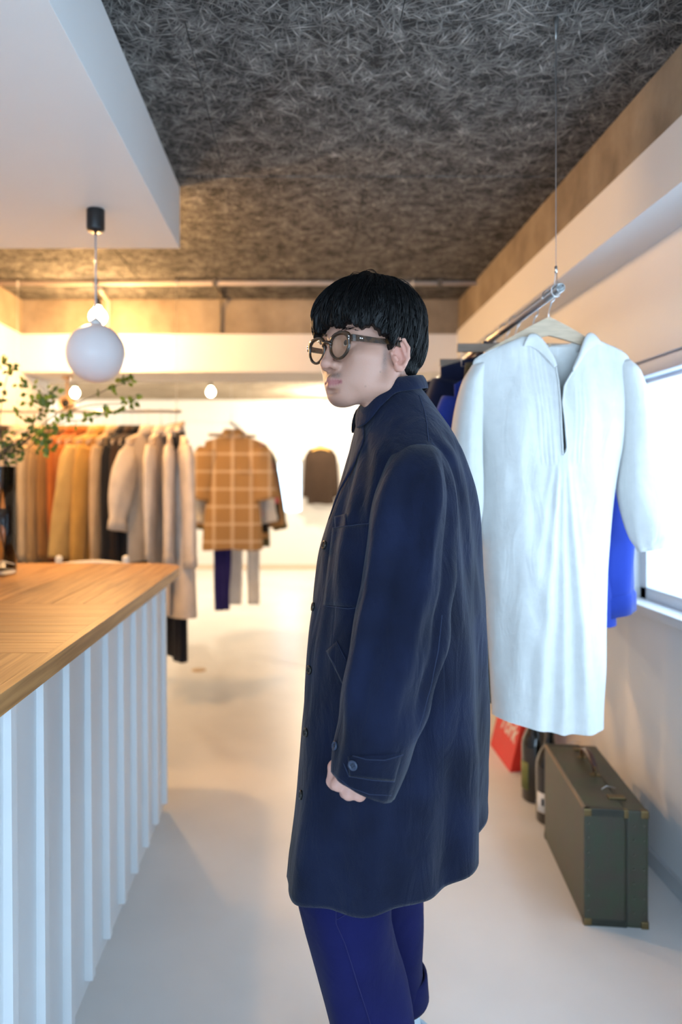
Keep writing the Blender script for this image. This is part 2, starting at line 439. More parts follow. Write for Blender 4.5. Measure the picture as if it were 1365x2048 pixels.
def oak_mat(name, axis, seed):
    m = bpy.data.materials.new(name); m.use_nodes = True
    N = m.node_tree.nodes; L = m.node_tree.links; b = N['Principled BSDF']
    b.inputs['Roughness'].default_value = 0.42; b.inputs['Specular IOR Level'].default_value = 0.4
    tc = N.new('ShaderNodeTexCoord'); mp = N.new('ShaderNodeMapping')
    mp.inputs['Scale'].default_value = (3.0, 75, 75) if axis == 'x' else (75, 3.0, 75)
    L.new(tc.outputs['Object'], mp.inputs['Vector'])
    oi = N.new('ShaderNodeObjectInfo')
    rs = N.new('ShaderNodeVectorMath'); rs.operation = 'SCALE'
    cxyz = N.new('ShaderNodeCombineXYZ'); cxyz.inputs[0].default_value = 31; cxyz.inputs[1].default_value = 17; cxyz.inputs[2].default_value = 53
    L.new(cxyz.outputs[0], rs.inputs[0]); L.new(oi.outputs['Random'], rs.inputs['Scale'])
    av = N.new('ShaderNodeVectorMath'); av.operation = 'ADD'; L.new(mp.outputs[0], av.inputs[0]); L.new(rs.outputs[0], av.inputs[1])
    n = N.new('ShaderNodeTexNoise'); n.inputs['Scale'].default_value = 1.0; n.inputs['Detail'].default_value = 6; n.inputs['Distortion'].default_value = 0.6
    L.new(av.outputs[0], n.inputs['Vector'])
    cr = N.new('ShaderNodeValToRGB'); e = cr.color_ramp.elements
    e[0].position = 0.30; e[0].color = (0.27, 0.122, 0.038, 1); e[1].position = 0.62; e[1].color = (0.50, 0.265, 0.098, 1)
    L.new(n.outputs['Fac'], cr.inputs[0])
    hs = N.new('ShaderNodeHueSaturation'); mr = N.new('ShaderNodeMapRange'); mr.inputs[3].default_value = 0.84; mr.inputs[4].default_value = 1.16
    L.new(oi.outputs['Random'], mr.inputs[0]); L.new(mr.outputs[0], hs.inputs['Value']); L.new(cr.outputs[0], hs.inputs['Color'])
    L.new(hs.outputs[0], b.inputs['Base Color'])
    bp = N.new('ShaderNodeBump'); bp.inputs['Strength'].default_value = 0.18; bp.inputs['Distance'].default_value = 0.002
    L.new(n.outputs['Fac'], bp.inputs['Height']); L.new(bp.outputs[0], b.inputs['Normal'])
    return m
M_oakx, M_oaky = oak_mat('oak_across', 'x', 1), oak_mat('oak_along', 'y', 2)

top = thing('countertop', 'oak plank countertop with a rounded far corner on the white counter', 'countertop', (-0.95, 1.5, CT0))
TX0, TX1, TY1, RC = -1.42, -0.50, 3.10, 0.17
def ctop_clip(poly):
    """cut a plank rectangle by the rounded far corner"""
    x0, x1, y0, y1 = poly
    pts = []
    cxr, cyr = TX1 - RC, TY1 - RC * 0.9
    def lim(x):
        if x <= cxr: return TY1
        return cyr + (TY1 - cyr) * math.sqrt(max(0, 1 - ((x - cxr) / RC) ** 2))
    n = 12
    xs = [lerp(x0, x1, i / n) for i in range(n + 1)]
    upper = [(x, min(y1, lim(x))) for x in xs]
    if all(abs(u[1] - y1) < 1e-6 for u in upper): upper = [(x0, y1), (x1, y1)]
    return [(x0, y0), (x1, y0)] + list(reversed(upper))
def plank(rect, m):
    g = 0.0009
    pl = ctop_clip((rect[0] + g, rect[1] - g, rect[2] + g, rect[3] - g))
    n = len(pl); c = Vector((sum(p[0] for p in pl) / n, sum(p[1] for p in pl) / n))
    mb = MB(); b = 0.0006
    ins = [(p[0] + (c.x - p[0]) * b / max(.02, abs(c.x - p[0])), p[1] + (c.y - p[1]) * b / max(.02, abs(c.y - p[1]))) for p in pl]
    mb.loft([[(p[0], p[1], CT0) for p in pl], [(p[0], p[1], CT1 - b) for p in pl], [(p[0], p[1], CT1) for p in ins]])
    obj('plank', mb, m, top)
EB = 0.022   # solid edge strip
def block_x(y0, y1, x0, x1, cuts):
    ys = [y0] + cuts + [y1]
    for a, b_ in zip(ys, ys[1:]): plank((x0, x1, a, b_), M_oakx)
def block_y(y0, y1, x0, x1, cuts):
    xs = [x0] + cuts + [x1]
    for a, b_ in zip(xs, xs[1:]): plank((a, b_, y0, y1), M_oaky)
block_y(2.084, TY1, TX0, TX1 - EB, [-1.28, -1.16, -1.02, -0.88, -0.72, -0.63])
block_x(1.489, 2.084, -1.02, TX1 - EB, [1.584, 1.688, 1.775, 1.886])
block_x(1.489, 2.084, TX0, -1.02, [1.61, 1.73, 1.84, 1.97])
block_y(0.89, 1.489, TX0, TX1 - EB, [-1.24, -1.10, -0.98, -0.86, -0.76, -0.64])
block_x(0.30, 0.89, TX0, TX1 - EB, [0.42, 0.53, 0.66, 0.78])
block_y(-0.25, 0.30, TX0, TX1 - EB, [-1.2, -1.0, -0.8, -0.65])
# edge strip follows the long side up to the rounded corner
es = ctop_clip((TX1 - EB, TX1, -0.25, TY1))
mb = MB().loft([[(p[0], p[1], CT0) for p in es], [(p[0], p[1], CT1 - .001) for p in es], [(p[0] - .0006, p[1], CT1) for p in es]])
obj('edge_strip', mb, M_oaky, top)
# ================================================================== LAMPS
M_globe = mat('opal_glass', (0.80, 0.73, 0.73), rough=0.30, spec=0.3)
M_black = mat('black_plastic', (0.012, 0.012, 0.013), rough=0.35)
gl = P(191.5, 707, 2.48)
pend = thing('globe_pendant_lamp', 'white opal globe pendant lamp hanging above the counter', 'lamp', (gl.x, gl.y, SZ))
obj('canopy', MB().lathe([(.001, SZ), (.030, SZ), (.0305, SZ - .004), (.0305, SZ - .066), (.028, SZ - .073), (.006, SZ - .074), (.006, SZ - .084), (.001, SZ - .085)], (gl.x, gl.y, 0), 32), M_black, pend, True)
obj('cord', MB().tube([(gl.x, gl.y, SZ - .08), (gl.x, gl.y, gl.z + .10)], .0032, 8), mat('grey_cord', (.42, .44, .48), rough=.4), pend, True)
prof = [(.10 * math.sin(t), gl.z - .10 * math.cos(t)) for t in [PI * k / 36 for k in range(1, 34)]]
obj('globe', MB().lathe([(.001, gl.z - .10)] + prof + [(.022, gl.z + .101), (.001, gl.z + .102)], (gl.x, gl.y, 0), 48), M_globe, pend, True)
obj('cap', MB().lathe([(.001, gl.z + .099), (.024, gl.z + .099), (.022, gl.z + .108), (.006, gl.z + .122), (.001, gl.z + .123)], (gl.x, gl.y, 0), 24), mat('pale_metal', (.75, .72, .68), rough=.35, metal=.3), pend, True)

def bulb_mat(name, strength):
    return mat(name, (1, .9, .7), emit=(1.0, .80, .50), emit_strength=strength)
def bare_bulb(name, loc, ztop, label, power, strength=30.0, r=.045, color=(1.0, .83, .60)):
    t = thing(name, label, 'light bulb', (loc[0], loc[1], loc[2]))
    x, y, z = loc
    pr = [(.001, z - r)] + [(r * math.sin(a), z - r * math.cos(a)) for a in [PI * k / 16 for k in range(1, 13)]] + [(.018, z + r * 1.05), (.017, z + r * 1.3)]
    obj('bulb', MB().lathe(pr, (x, y, 0), 24), bulb_mat('lit_bulb_%d' % int(strength), strength), t, True)
    obj('socket', MB().lathe([(.001, z + r * 1.25), (.02, z + r * 1.25), (.02, z + r * 1.9), (.012, z + r * 2.2), (.001, z + r * 2.2)], (x, y, 0), 20), M_black, t, True)
    if ztop - (z + r * 2.2) > .01:
        obj('cord', MB().tube([(x, y, z + r * 2.15), (x, y, ztop)], .003, 6), M_black, t)
    l = bulb_light(name + '_light', (x, y, z - r - .06), power, .05, color)
    return t
b1 = P(196, 634, 4.3)
bare_bulb('bare_bulb', (b1.x, b1.y, b1.z), CEIL, 'bare lit bulb glowing just above the white globe lamp', 60, 40, .05, WARM)
b2 = P(150, 786, 7.6); bare_bulb('bare_bulb', (b2.x, b2.y, b2.z), CEIL, 'lit bulb behind the leafy branches, above the clothes rail', 95, 40, .042)
b3 = P(422, 784, 7.6); bare_bulb('bare_bulb', (b3.x, b3.y, b3.z), CEIL, 'lit bulb high above the checked shirt', 95, 40, .042)
b4 = (0.75, 7.6, 2.2); bare_bulb('bare_bulb', b4, CEIL, 'lit bulb far back behind the man', 12, 40, .042)
b5 = (0.3, 9.6, 2.25); bare_bulb('bare_bulb', b5, CEIL, 'added fill bulb brightening the far wall', 140, 40, .042)  # added fill, set close to the far wall to brighten it
bare_bulb('bare_bulb', (-4.2, 9.2, 2.25), CEIL, 'added fill bulb out of view at the left of the far room', 110, 40, .042)  # second added fill for the far room, kept outside the frame
bare_bulb('bare_bulb', (-1.05, 3.16, 2.385), CEIL, 'added warm fill bulb hidden behind the lowered ceiling box', 66, 40, .035, WARM)  # added warm fill for the long rail and ceiling, hidden from the camera
# ================================================================== SCULPTING HELPERS (signed distance field -> mesh)
class Sculpt:
    def __init__(self, lo, hi, h):
        self.lo = np.array(lo, float); self.h = h
        self.n = np.ceil((np.array(hi) - self.lo) / h).astype(int) + 1
        self.d = np.full(tuple(self.n), 1.0, np.float32)
    def _win(self, lo, hi):
        a = np.maximum(np.floor((np.array(lo) - self.lo) / self.h).astype(int), 0)
        b = np.minimum(np.ceil((np.array(hi) - self.lo) / self.h).astype(int) + 1, self.n)
        if np.any(a >= b): return None, None
        ax = [self.lo[i] + self.h * np.arange(a[i], b[i], dtype=np.float32) for i in range(3)]
        return tuple(slice(a[i], b[i]) for i in range(3)), np.meshgrid(*ax, indexing='ij', sparse=True)
    def _blend(self, sl, dn, k, sub):
        o = self.d[sl]
        if sub:
            dn = -dn
            if k <= 0: self.d[sl] = np.maximum(o, dn); return
            t = np.clip(0.5 - 0.5 * (dn - o) / k * -1, 0, 1)
            h = np.maximum(k - np.abs(o - dn), 0) / k
            self.d[sl] = np.maximum(o, dn) + h * h * k * 0.25
        else:
            if k <= 0: self.d[sl] = np.minimum(o, dn); return
            h = np.maximum(k - np.abs(o - dn), 0) / k
            self.d[sl] = np.minimum(o, dn) - h * h * k * 0.25
    def ell(self, c, r, k=0.0, sub=False, rot=None):
        c = np.array(c, float); r = np.array(r, float)
        m = r.max() + k + 3 * self.h
        sl, g = self._win(c - m, c + m)
        if sl is None: return self
        x, y, z = g[0] - c[0], g[1] - c[1], g[2] - c[2]
        if rot is not None:
            q = np.array(rot)
            x, y, z = (q[0][0]*x + q[1][0]*y + q[2][0]*z, q[0][1]*x + q[1][1]*y + q[2][1]*z, q[0][2]*x + q[1][2]*y + q[2][2]*z)
        k0 = np.sqrt((x / r[0])**2 + (y / r[1])**2 + (z / r[2])**2)
        k1 = np.sqrt((x / r[0]**2)**2 + (y / r[1]**2)**2 + (z / r[2]**2)**2)
        self._blend(sl, (k0 * (k0 - 1) / np.maximum(k1, 1e-6)).astype(np.float32), k, sub)
        return self
    def cone(self, a, b, ra, rb, k=0.0, sub=False):
        a = np.array(a, float); b = np.array(b, float); m = max(ra, rb) + k + 3 * self.h
        sl, g = self._win(np.minimum(a, b) - m, np.maximum(a, b) + m)
        if sl is None: return self
        ab = b - a; L2 = max(float(ab @ ab), 1e-12)
        px, py, pz = g[0] - a[0], g[1] - a[1], g[2] - a[2]
        t = np.clip((px * ab[0] + py * ab[1] + pz * ab[2]) / L2, 0, 1)
        dd = np.sqrt((px - t * ab[0])**2 + (py - t * ab[1])**2 + (pz - t * ab[2])**2) - (ra + (rb - ra) * t)
        self._blend(sl, dd.astype(np.float32), k, sub)
        return self
    def coords(self):
        return np.meshgrid(*[self.lo[i] + self.h * np.arange(self.n[i], dtype=np.float32) for i in range(3)], indexing='ij', sparse=True)
    def mesh(self):
        """naive surface nets"""
        d = self.d; s = d < 0
        nx, ny, nz_ = d.shape
        corners = [(i, j, k) for i in (0, 1) for j in (0, 1) for k in (0, 1)]
        cnt = np.zeros((nx-1, ny-1, nz_-1), np.int8)
        for i, j, k in corners: cnt += s[i:nx-1+i, j:ny-1+j, k:nz_-1+k]
        act = (cnt > 0) & (cnt < 8)
        idx = np.argwhere(act)
        vid = np.full(act.shape, -1, np.int64); vid[act] = np.arange(len(idx))
        acc = np.zeros((len(idx), 3)); num = np.zeros(len(idx))
        for ci in range(8):
            for ax in range(3):
                c0 = corners[ci]
                if c0[ax] == 1: continue
                c1 = list(c0); c1[ax] = 1
                d0 = d[idx[:, 0] + c0[0], idx[:, 1] + c0[1], idx[:, 2] + c0[2]].astype(float)
                d1 = d[idx[:, 0] + c1[0], idx[:, 1] + c1[1], idx[:, 2] + c1[2]].astype(float)
                cr = (d0 < 0) != (d1 < 0)
                t = np.where(cr, d0 / np.where(cr, d0 - d1, 1), 0)
                p = np.tile(np.array(c0, float), (len(idx), 1)); p[:, ax] += t
                acc[cr] += p[cr]; num[cr] += 1
        v = self.lo + self.h * (idx + acc / num[:, None])
        quads = []
        for ax in range(3):
            u, w = (ax + 1) % 3, (ax + 2) % 3
            n = list(d.shape); n[ax] -= 1
            sa = [slice(None)] * 3; sb = [slice(None)] * 3
            sa[ax] = slice(0, -1); sb[ax] = slice(1, None)
            A, B = s[tuple(sa)], s[tuple(sb)]
            e = np.argwhere(A != B)
            ok = (e[:, u] > 0) & (e[:, w] > 0) & (e[:, u] < d.shape[u] - 1) & (e[:, w] < d.shape[w] - 1)
            e = e[ok]
            def at(du, dw):
                q = e.copy(); q[:, u] -= du; q[:, w] -= dw
                return vid[q[:, 0], q[:, 1], q[:, 2]]
            q = np.stack([at(1, 1), at(0, 1), at(0, 0), at(1, 0)], 1)
            flip = ~A[e[:, 0], e[:, 1], e[:, 2]]
            q[flip] = q[flip][:, ::-1]
            quads.append(q)
        f = np.concatenate(quads)
        f = f[(f >= 0).all(1)]
        # light smoothing
        for _ in range(1):
            acc = np.zeros_like(v); num = np.zeros(len(v))
            for a, b in ((0, 1), (1, 2), (2, 3), (3, 0)):
                np.add.at(acc, f[:, a], v[f[:, b]]); np.add.at(num, f[:, a], 1)
                np.add.at(acc, f[:, b], v[f[:, a]]); np.add.at(num, f[:, b], 1)
            v = v * 0.5 + 0.5 * acc / np.maximum(num, 1)[:, None]
        return v, f

# ================================================================== THE MAN
MAN = Vector((0.17, 1.45, 0))
man = thing('person', 'person with black hair and dark round glasses in a long navy work coat', 'person', MAN)
HD = Vector((0.133, 1.400, 1.529))                 # middle of the head, between the ears
YAW = R(54)
HFW = Vector((-math.sin(YAW), -math.cos(YAW), 0)); HLF = Vector((math.cos(YAW), -math.sin(YAW), 0)); HUP = Vector((0, 0, 1))
def hw(f, l, u): return HD + HFW * f + HLF * l + HUP * u
def hl(p):
    q = Vector(p) - HD
    return (q.dot(HFW), q.dot(HLF), q.dot(HUP))
HM = np.array([HFW[:], HLF[:], HUP[:]])            # local -> world rows
def loc2world(v): return np.array(HD[:]) + v @ HM

NECKB = Vector((0.200, 1.445, 1.36))
S = Sculpt((-.12, -.10, -.20), (.135, .10, .155), .0017)
S.ell((-.008, 0, .055), (.093, .073, .086))
S.ell((.034, 0, -.010), (.056, .060, .074), .03)
S.ell((.050, 0, .058), (.043, .062, .046), .02)
for s in (-1, 1):
    S.cone((-.002, s*.052, -.030), (.012, s*.050, -.052), .017, .014, .02)
    S.cone((.012, s*.049, -.054), (.068, s*.014, -.075), .014, .012, .022)
    S.ell((.058, s*.043, -.004), (.028, .022, .020), .02)
    S.ell((.060, s*.030, -.040), (.024, .022, .030), .025)
S.ell((.073, 0, -.073), (.021, .025, .016), .018)
S.ell((.075, 0, -.046), (.024, .031, .027), .018)
for s in (-1, 1):
    S.cone((.088, s*.008, .038), (.072, s*.047, .037), .0085, .008, .016)
    S.ell((.100, s*.032, .021), (.0135, .018, .0105), .012, True)
S.cone((.091, 0, .030), (.109, 0, -.012), .0075, .0095, .012)
S.ell((.109, 0, -.015), (.0125, .0105, .0095), .006)
for s in (-1, 1):
    S.ell((.098, s*.0135, -.0185), (.0115, .0078, .0078), .006)
    S.ell((.104, s*.0066, -.0255), (.006, .0035, .0045), .002, True)
    S.ell((.079, s*.031, .0215), (.0128, .0145, .0125), .004)
    S.ell((.093, s*.0315, .0210), (.0115, .0130, .0046), .0025, True)
# lips
for s in (-1, 1):
    S.cone((.0995, s*.004, -.0428), (.0870, s*.023, -.0478), .0056, .0028, .006)
    S.cone((.0975, s*.002, -.0555), (.0860, s*.020, -.0515), .0066, .0033, .006)
S.ell((.099, 0, -.0655), (.0075, .015, .004), .008, True)
for s in (-1, 1):
    S.cone((.1095, 0, -.0492), (.0915, s*.024, -.0490), .0013, .0011, .002, True)
S.cone((.1005, 0, -.028), (.1055, 0, -.038), .0022, .0022, .004, True)
# neck
nb = hl(NECKB)
S.cone((-.022, 0, -.02), nb, .054, .052, .018)
S.cone((.020, .028, -.10), (nb[0] + .03, .02, nb[2] + .02), .012, .012, .03)
# ears
def rotm(ax, a):
    c, s_ = math.cos(a), math.sin(a)
    if ax == 'l': return np.array([[c, 0, -s_], [0, 1, 0], [s_, 0, c]])
    if ax == 'u': return np.array([[c, -s_, 0], [s_, c, 0], [0, 0, 1]])
    return np.array([[1, 0, 0], [0, c, -s_], [0, s_, c]])
for s in (-1, 1):
    er = rotm('u', s * R(-26)) @ rotm('l', R(-12))
    ec = np.array((-.003, s*.0750, .003))
    def E(a, b, c): return ec + er @ np.array((a, s * b, c))
    S.ell(E(0, .002, .002), (.0180, .0062, .0290), .004, rot=er)
    S.ell(E(.004, 0, -.022), (.0105, .0065, .0105), .004, rot=er)
    S.ell(E(.003, .008, -.002), (.0115, .0085, .0185), .003, True, rot=er)
    pts = [E(.012, .006, .010), E(.010, .009, .024), E(.001, .010, .030), E(-.011, .009, .024), E(-.017, .008, .008), E(-.013, .007, -.010), E(-.003, .006, -.022)]
    for a, b in zip(pts, pts[1:]): S.cone(a, b, .0036, .0036, .002)
    S.cone(E(-.006, .004, .020), E(-.009, .0055, -.006), .003, .003, .003)
    S.cone(E(.011, .005, -.004), E(.009, .006, -.010), .0042, .0036, .003)
hv, hf = S.mesh()
# skin tints that belong to the face: lips, stubble, ear and nose flush
def gauss(v, c, r): return np.exp(-(((v - np.array(c)) / np.array(r)) ** 2).sum(1))
skin = np.array((0.42, 0.228, 0.165)); lip = np.array((0.33, 0.105, 0.105)); stub = np.array((0.115, 0.085, 0.075)); flush = np.array((0.60, 0.27, 0.21))
col = np.tile(skin, (len(hv), 1))
def mixc(col, c, w): return col * (1 - w[:, None]) + c * w[:, None]
ear_w = np.maximum(gauss(hv, (-.003, .080, .003), (.022, .014, .034)), gauss(hv, (-.003, -.080, .003), (.022, .014, .034)))
col = mixc(col, flush, np.clip(ear_w * .75, 0, 1))
col = mixc(col, flush, gauss(hv, (.112, 0, -.016), (.012, .015, .012)) * .35)
rng = np.random.default_rng(3)
fleck = rng.random(len(hv)) * .35 + .65
mou = sum(gauss(hv, (.096 - abs(q) * .25, q, -.0375), (.010, .008, .0055)) for q in (-.018, -.012, -.006, .006, .012, .018))
col = mixc(col, stub, np.clip(mou * .62, 0, .68) * fleck)
chn = gauss(hv, (.080, 0, -.088), (.020, .020, .010)) * .55 + gauss(hv, (.097, 0, -.0655), (.006, .006, .003)) * .55
for s in (-1, 1):
    for q in (.2, .45, .7):
        chn = chn + gauss(hv, (.07 - .06 * q, s * (.014 + .038 * q), -.088 + .026 * q), (.016, .014, .009)) * .22
    chn = chn + gauss(hv, (.022, s * .066, -.006), (.007, .016, .024)) * .85      # sideburn
    for (a, b, c_) in ((.045, .060, -.012), (.060, .050, -.058), (.03, .060, -.03), (.07, .03, -.075), (.05, .055, .004)):
        chn = chn + gauss(hv, (a, s * b, c_), (.0016, .004, .0016)) * .8
col = mixc(col, stub, np.clip(chn, 0, .75) * fleck)
lipw = np.zeros(len(hv))
for q in np.linspace(-.023, .023, 11):
    w = 1 - (abs(q) / .026) ** 2
    lipw = np.maximum(lipw, gauss(hv, (.101 - abs(q) * .5, q, -.0490), (.012, .004, .0045 + .0065 * w)))
col = mixc(col, lip, np.clip((lipw - .30) * 2.2, 0, .85))
head_v, head_f, head_c = loc2world(hv), hf, col

# near hand (left hand, loosely closed, back of the hand to the camera) and the far one mirrored behind the body
def hand(shift=(0, 0, 0), flip=False, h=.0014):
    H = Sculpt((.02, 1.13, .735), (.15, 1.27, .93), h)
    wr = (.108, 1.195, .90)
    K = [((.058, 1.186, .802), .0105), ((.0755, 1.180, .790), .0108), ((.0935, 1.182, .787), .0102), ((.1085, 1.189, .795), .0092)]
    H.cone(wr, (.088, 1.190, .835), .026, .024, .01)
    for (p, r) in K:
        H.cone((.095, 1.193, .855), p, .017, r, .010)
    for i, (p, r) in enumerate(K):
        p = np.array(p)
        a = p + np.array((-.004, .030 - .002 * i, -.013 + .002 * i)); b = a + np.array((.004, .012, .024)); c = b + np.array((.006, -.012, .014))
        H.cone(p, a, r * .96, r * .86, .004); H.cone(a, b, r * .86, r * .78, .002); H.cone(b, c, r * .78, r * .70, .002)
    H.cone((.080, 1.20, .85), (.054, 1.206, .822), .014, .0115, .012)
    H.cone((.054, 1.206, .822), (.050, 1.220, .793), .0108, .0095, .004)
    H.cone((.050, 1.220, .793), (.064, 1.234, .778), .0095, .0075, .003)
    v, f = H.mesh()
    if flip:
        v = v.copy(); v[:, 1] = 2 * 1.45 - v[:, 1]; f = f[:, ::-1]
    return v + np.array(shift), f
h1v, h1f = hand()
h2v, h2f = hand((0.02, -.01, 0), True, .002)
# the body under the clothes
B = Sculpt((-.12, 1.10, 0.0), (.40, 1.80, 1.46), .010)
tf, tl = Vector((-.95, -.31, 0)), Vector((.31, -.95, 0))
def tw(f, l, z, c=(.195, 1.45)): return (c[0] + tf.x * f + tl.x * l, c[1] + tf.y * f + tl.y * l, z)
B.cone(NECKB, (.205, 1.455, 1.30), .055, .075, .03)
B.ell((.200, 1.45, 1.20), (.10, .155, .17), .04)
B.ell((.175, 1.45, 1.00), (.09, .13, .16), .05)
B.ell((.150, 1.45, .86), (.105, .14, .13), .05)
for s in (-1, 1):
    sh = (.205, 1.45 + s * .135, 1.30)
    if s < 0: el, wr_ = (.160, 1.205, 1.07), (.108, 1.195, .90)
    else: el, wr_ = (.195, 1.70, 1.07), (.128, 1.695, .90)
    B.cone((.20, 1.45 + s * .04, 1.34), sh, .04, .036, .03); B.cone(sh, el, .036, .034, .03); B.cone(el, wr_, .034, .026, .02)
LEGN = [(.115, 1.395, .84), (.112, 1.372, .46), (.150, 1.355, .085)]
LEGF = [(.155, 1.53, .84), (.165, 1.545, .47), (.205, 1.555, .085)]
for L_ in (LEGN, LEGF):
    B.cone(L_[0], L_[1], .066, .046, .03); B.cone(L_[1], L_[2], .046, .030, .02)
    a = L_[2]
    B.cone((a[0] + .02, a[1], .045), (a[0] - .12, a[1], .032), .034, .026, .02)
bv, bf = B.mesh()
allv = [head_v, h1v, h2v, bv]; allf = [head_f, h1f, h2f, bf]
hand_c = lambda v: np.tile(np.array((0.55, 0.30, 0.24)), (len(v), 1))
allc = [head_c, hand_c(h1v), hand_c(h2v), np.tile(skin, (len(bv), 1))]
off = 0; FF = []
for v, f in zip(allv, allf): FF.append(f + off); off += len(v)
VV = np.concatenate(allv) - np.array(MAN[:]); FF = np.concatenate(FF); CC = np.concatenate(allc)
def mesh_np(name, v, f, m, parent, colors=None, smooth=True):
    me = bpy.data.meshes.new(name)
    me.vertices.add(len(v)); me.vertices.foreach_set('co', v.astype(np.float32).ravel())
    me.loops.add(f.size); me.loops.foreach_set('vertex_index', f.astype(np.int32).ravel())
    me.polygons.add(len(f)); me.polygons.foreach_set('loop_start', np.arange(0, f.size, f.shape[1], dtype=np.int32))
    me.polygons.foreach_set('loop_total', np.full(len(f), f.shape[1], dtype=np.int32))
    me.update(calc_edges=True); me.validate()
    me.polygons.foreach_set('use_smooth', [smooth] * len(me.polygons))
    if colors is not None:
        ca = me.color_attributes.new('tint', 'FLOAT_COLOR', 'POINT')
        ca.data.foreach_set('color', np.concatenate([colors, np.ones((len(colors), 1))], 1).astype(np.float32).ravel())
    me.materials.append(m)
    o = bpy.data.objects.new(name, me); COL.objects.link(o); o.parent = parent
    return o
M_skin = mat('skin', (.6, .4, .32), rough=.48, bump=.10, bump_scale=700, spec=.4, sss=.12)
ca = M_skin.node_tree.nodes.new('ShaderNodeVertexColor'); ca.layer_name = 'tint'
M_skin.node_tree.links.new(ca.outputs['Color'], M_skin.node_tree.nodes['Principled BSDF'].inputs['Base Color'])
body = mesh_np('body', VV, FF, M_skin, man, CC)

# eyes
M_eyew = mat('eye_white', (.75, .72, .70), rough=.15); M_iris = mat('dark_iris', (.03, .018, .012), rough=.1)
for s in (-1, 1):
    c = hw(.0785, s * .031, .0215)
    e = obj('eye', MB().lathe([(.001, -.0122)] + [(.0122 * math.sin(t), -.0122 * math.cos(t)) for t in [PI * k / 12 for k in range(1, 12)]] + [(.001, .0122)], c, 20), M_eyew, man, True)
    g = (HFW + HLF * .12 + HUP * -.02).normalized()
    sx = g.orthogonal().normalized(); sy = g.cross(sx)
    rings = [[c + g * (.0126 * math.cos(a)) + (sx * math.cos(t) + sy * math.sin(t)) * (.0126 * math.sin(a)) for t in [2 * PI * k / 16 for k in range(16)]] for a in (.02, .2, .42)]
    obj('iris', MB().loft(rings), M_iris, e, True)
# eyebrows
M_hair = mat('black_hair', (0.0028, 0.0026, 0.0028), rough=.46, bump=.35, bump_scale=160, spec=.22, stretch=(1, 1, .25))
hb = BVHTree.FromPolygons([tuple(p) for p in head_v], [tuple(int(i) for i in q) for q in head_f])
for s in (-1, 1):
    mb = MB(); rr = random.Random(7)
    for q in range(46):
        t = rr.random(); l = s * lerp(.013, .050, t); u = .0405 + .006 * math.sin(t * 2.4) + rr.uniform(-.0028, .0028)
        o_ = hw(.16, l, u); hit = hb.ray_cast(o_, -HFW)
        if hit[0] is None: continue
        a = hit[0] + HFW * .0006; b = a + HLF * (s * .007) + HUP * (.0022 - t * .004) - HFW * .0014 * (1 + t)
        mb.tube([a, b], [.0006, .0002], 3)
    obj('eyebrow', mb, M_hair, man)

# ------------------------------------------------------------------ hair
G = Sculpt((-.15, -.13, -.09), (.15, .13, .20), .0024)
G.ell((-.005, 0, .064), (.106, .094, .100))
G.ell((.030, 0, .072), (.084, .084, .074), .03)
G.ell((-.058, 0, .010), (.042, .064, .066), .03)
x, y, z = G.coords()
ang = np.degrees(np.arctan2(np.abs(y) + 0 * z, x + 0 * z))
lim = np.interp(ang, [0, 25, 50, 68, 76, 84, 92, 104, 112, 125, 180], [.053, .051, .045, .035, .010, .014, .026, .026, .000, -.040, -.062])
wob = .0042 * np.sin(ang * .27 + .6) + .0022 * np.sin(ang * .9 + 1) * np.sign(y) + .0012 * np.sin(ang * 2.1)
G.d = np.maximum(G.d, (lim + wob * (ang < 70) - z) * .8).astype(np.float32)
gv, gf = G.mesh()
# clumped strand relief
out = []
for p in gv:
    a = math.atan2(p[1], p[0] + .01)
    n = nz(a * 3.2, p[2] * 16, 7.7) * .0060 + nz(a * 7.0, p[2] * 9, 1.3) * .0060 + nz(a * 22.0, p[2] * 14, 4.7) * .0028
    c = Vector((p[0] + .01, p[1], p[2] - .05)); c.normalize()
    out.append((p[0] + c.x * n, p[1] + c.y * n, p[2] + c.z * n))
gv = np.array(out)
gw = loc2world(gv) - np.array(MAN[:])
hair = mesh_np('hair', gw, gf, M_hair, man)
hair['label'] = 'thick black mop of hair with a rounded fringe'
gb_ = BVHTree.FromPolygons([tuple(p) for p in gv], [tuple(int(i) for i in q) for q in gf])
rs = random.Random(11); mb = MB()
crown = Vector((-.035, .01, .175))
for q in range(3200):
    a = rs.uniform(0, 2 * PI); e = rs.uniform(-.35, 1.45)
    dirv = Vector((math.cos(a) * math.cos(e), math.sin(a) * math.cos(e), math.sin(e)))
    hit = gb_.ray_cast(Vector((-.005, 0, .06)) + dirv * .25, -dirv)
    if hit[0] is None or hit[0].z < -.06: continue
    p, n = hit[0], hit[1]
    if n.z < -.6: continue
    flow = (p - crown); flow -= n * flow.dot(n)
    if flow.length < 1e-4: continue
    flow.normalize(); flow += Vector((0, 0, -.35)) ; flow += Vector((rs.uniform(-.16, .16), rs.uniform(-.16, .16), rs.uniform(-.06, .06))) + Vector((nz(p.x * 22, p.y * 22, p.z * 22), nz(p.y * 22 + 9, p.z * 22, p.x * 22), 0)) * .55
    flow -= n * flow.dot(n) * .9; flow.normalize()
    L_ = rs.uniform(.035, .075); pts = []
    pos = p.copy()
    for k in range(7):
        nr = gb_.find_nearest(pos)
        lift = .0010 + .0016 * math.sin(PI * k / 6)
        pts.append(hw(*(nr[0] + nr[1] * lift)) if k < 6 else hw(*(nr[0] + nr[1] * .0008)))
        pos = nr[0] + flow * (L_ / 6); flow = (flow + Vector((0, 0, -.10))).normalized()
        if (pos - gb_.find_nearest(pos)[0]).length > .004: break
        if pos.z < lim.min(): break
    if len(pts) > 2: mb.tube(pts, [.0010] * (len(pts) - 1) + [.0002], 3, True)
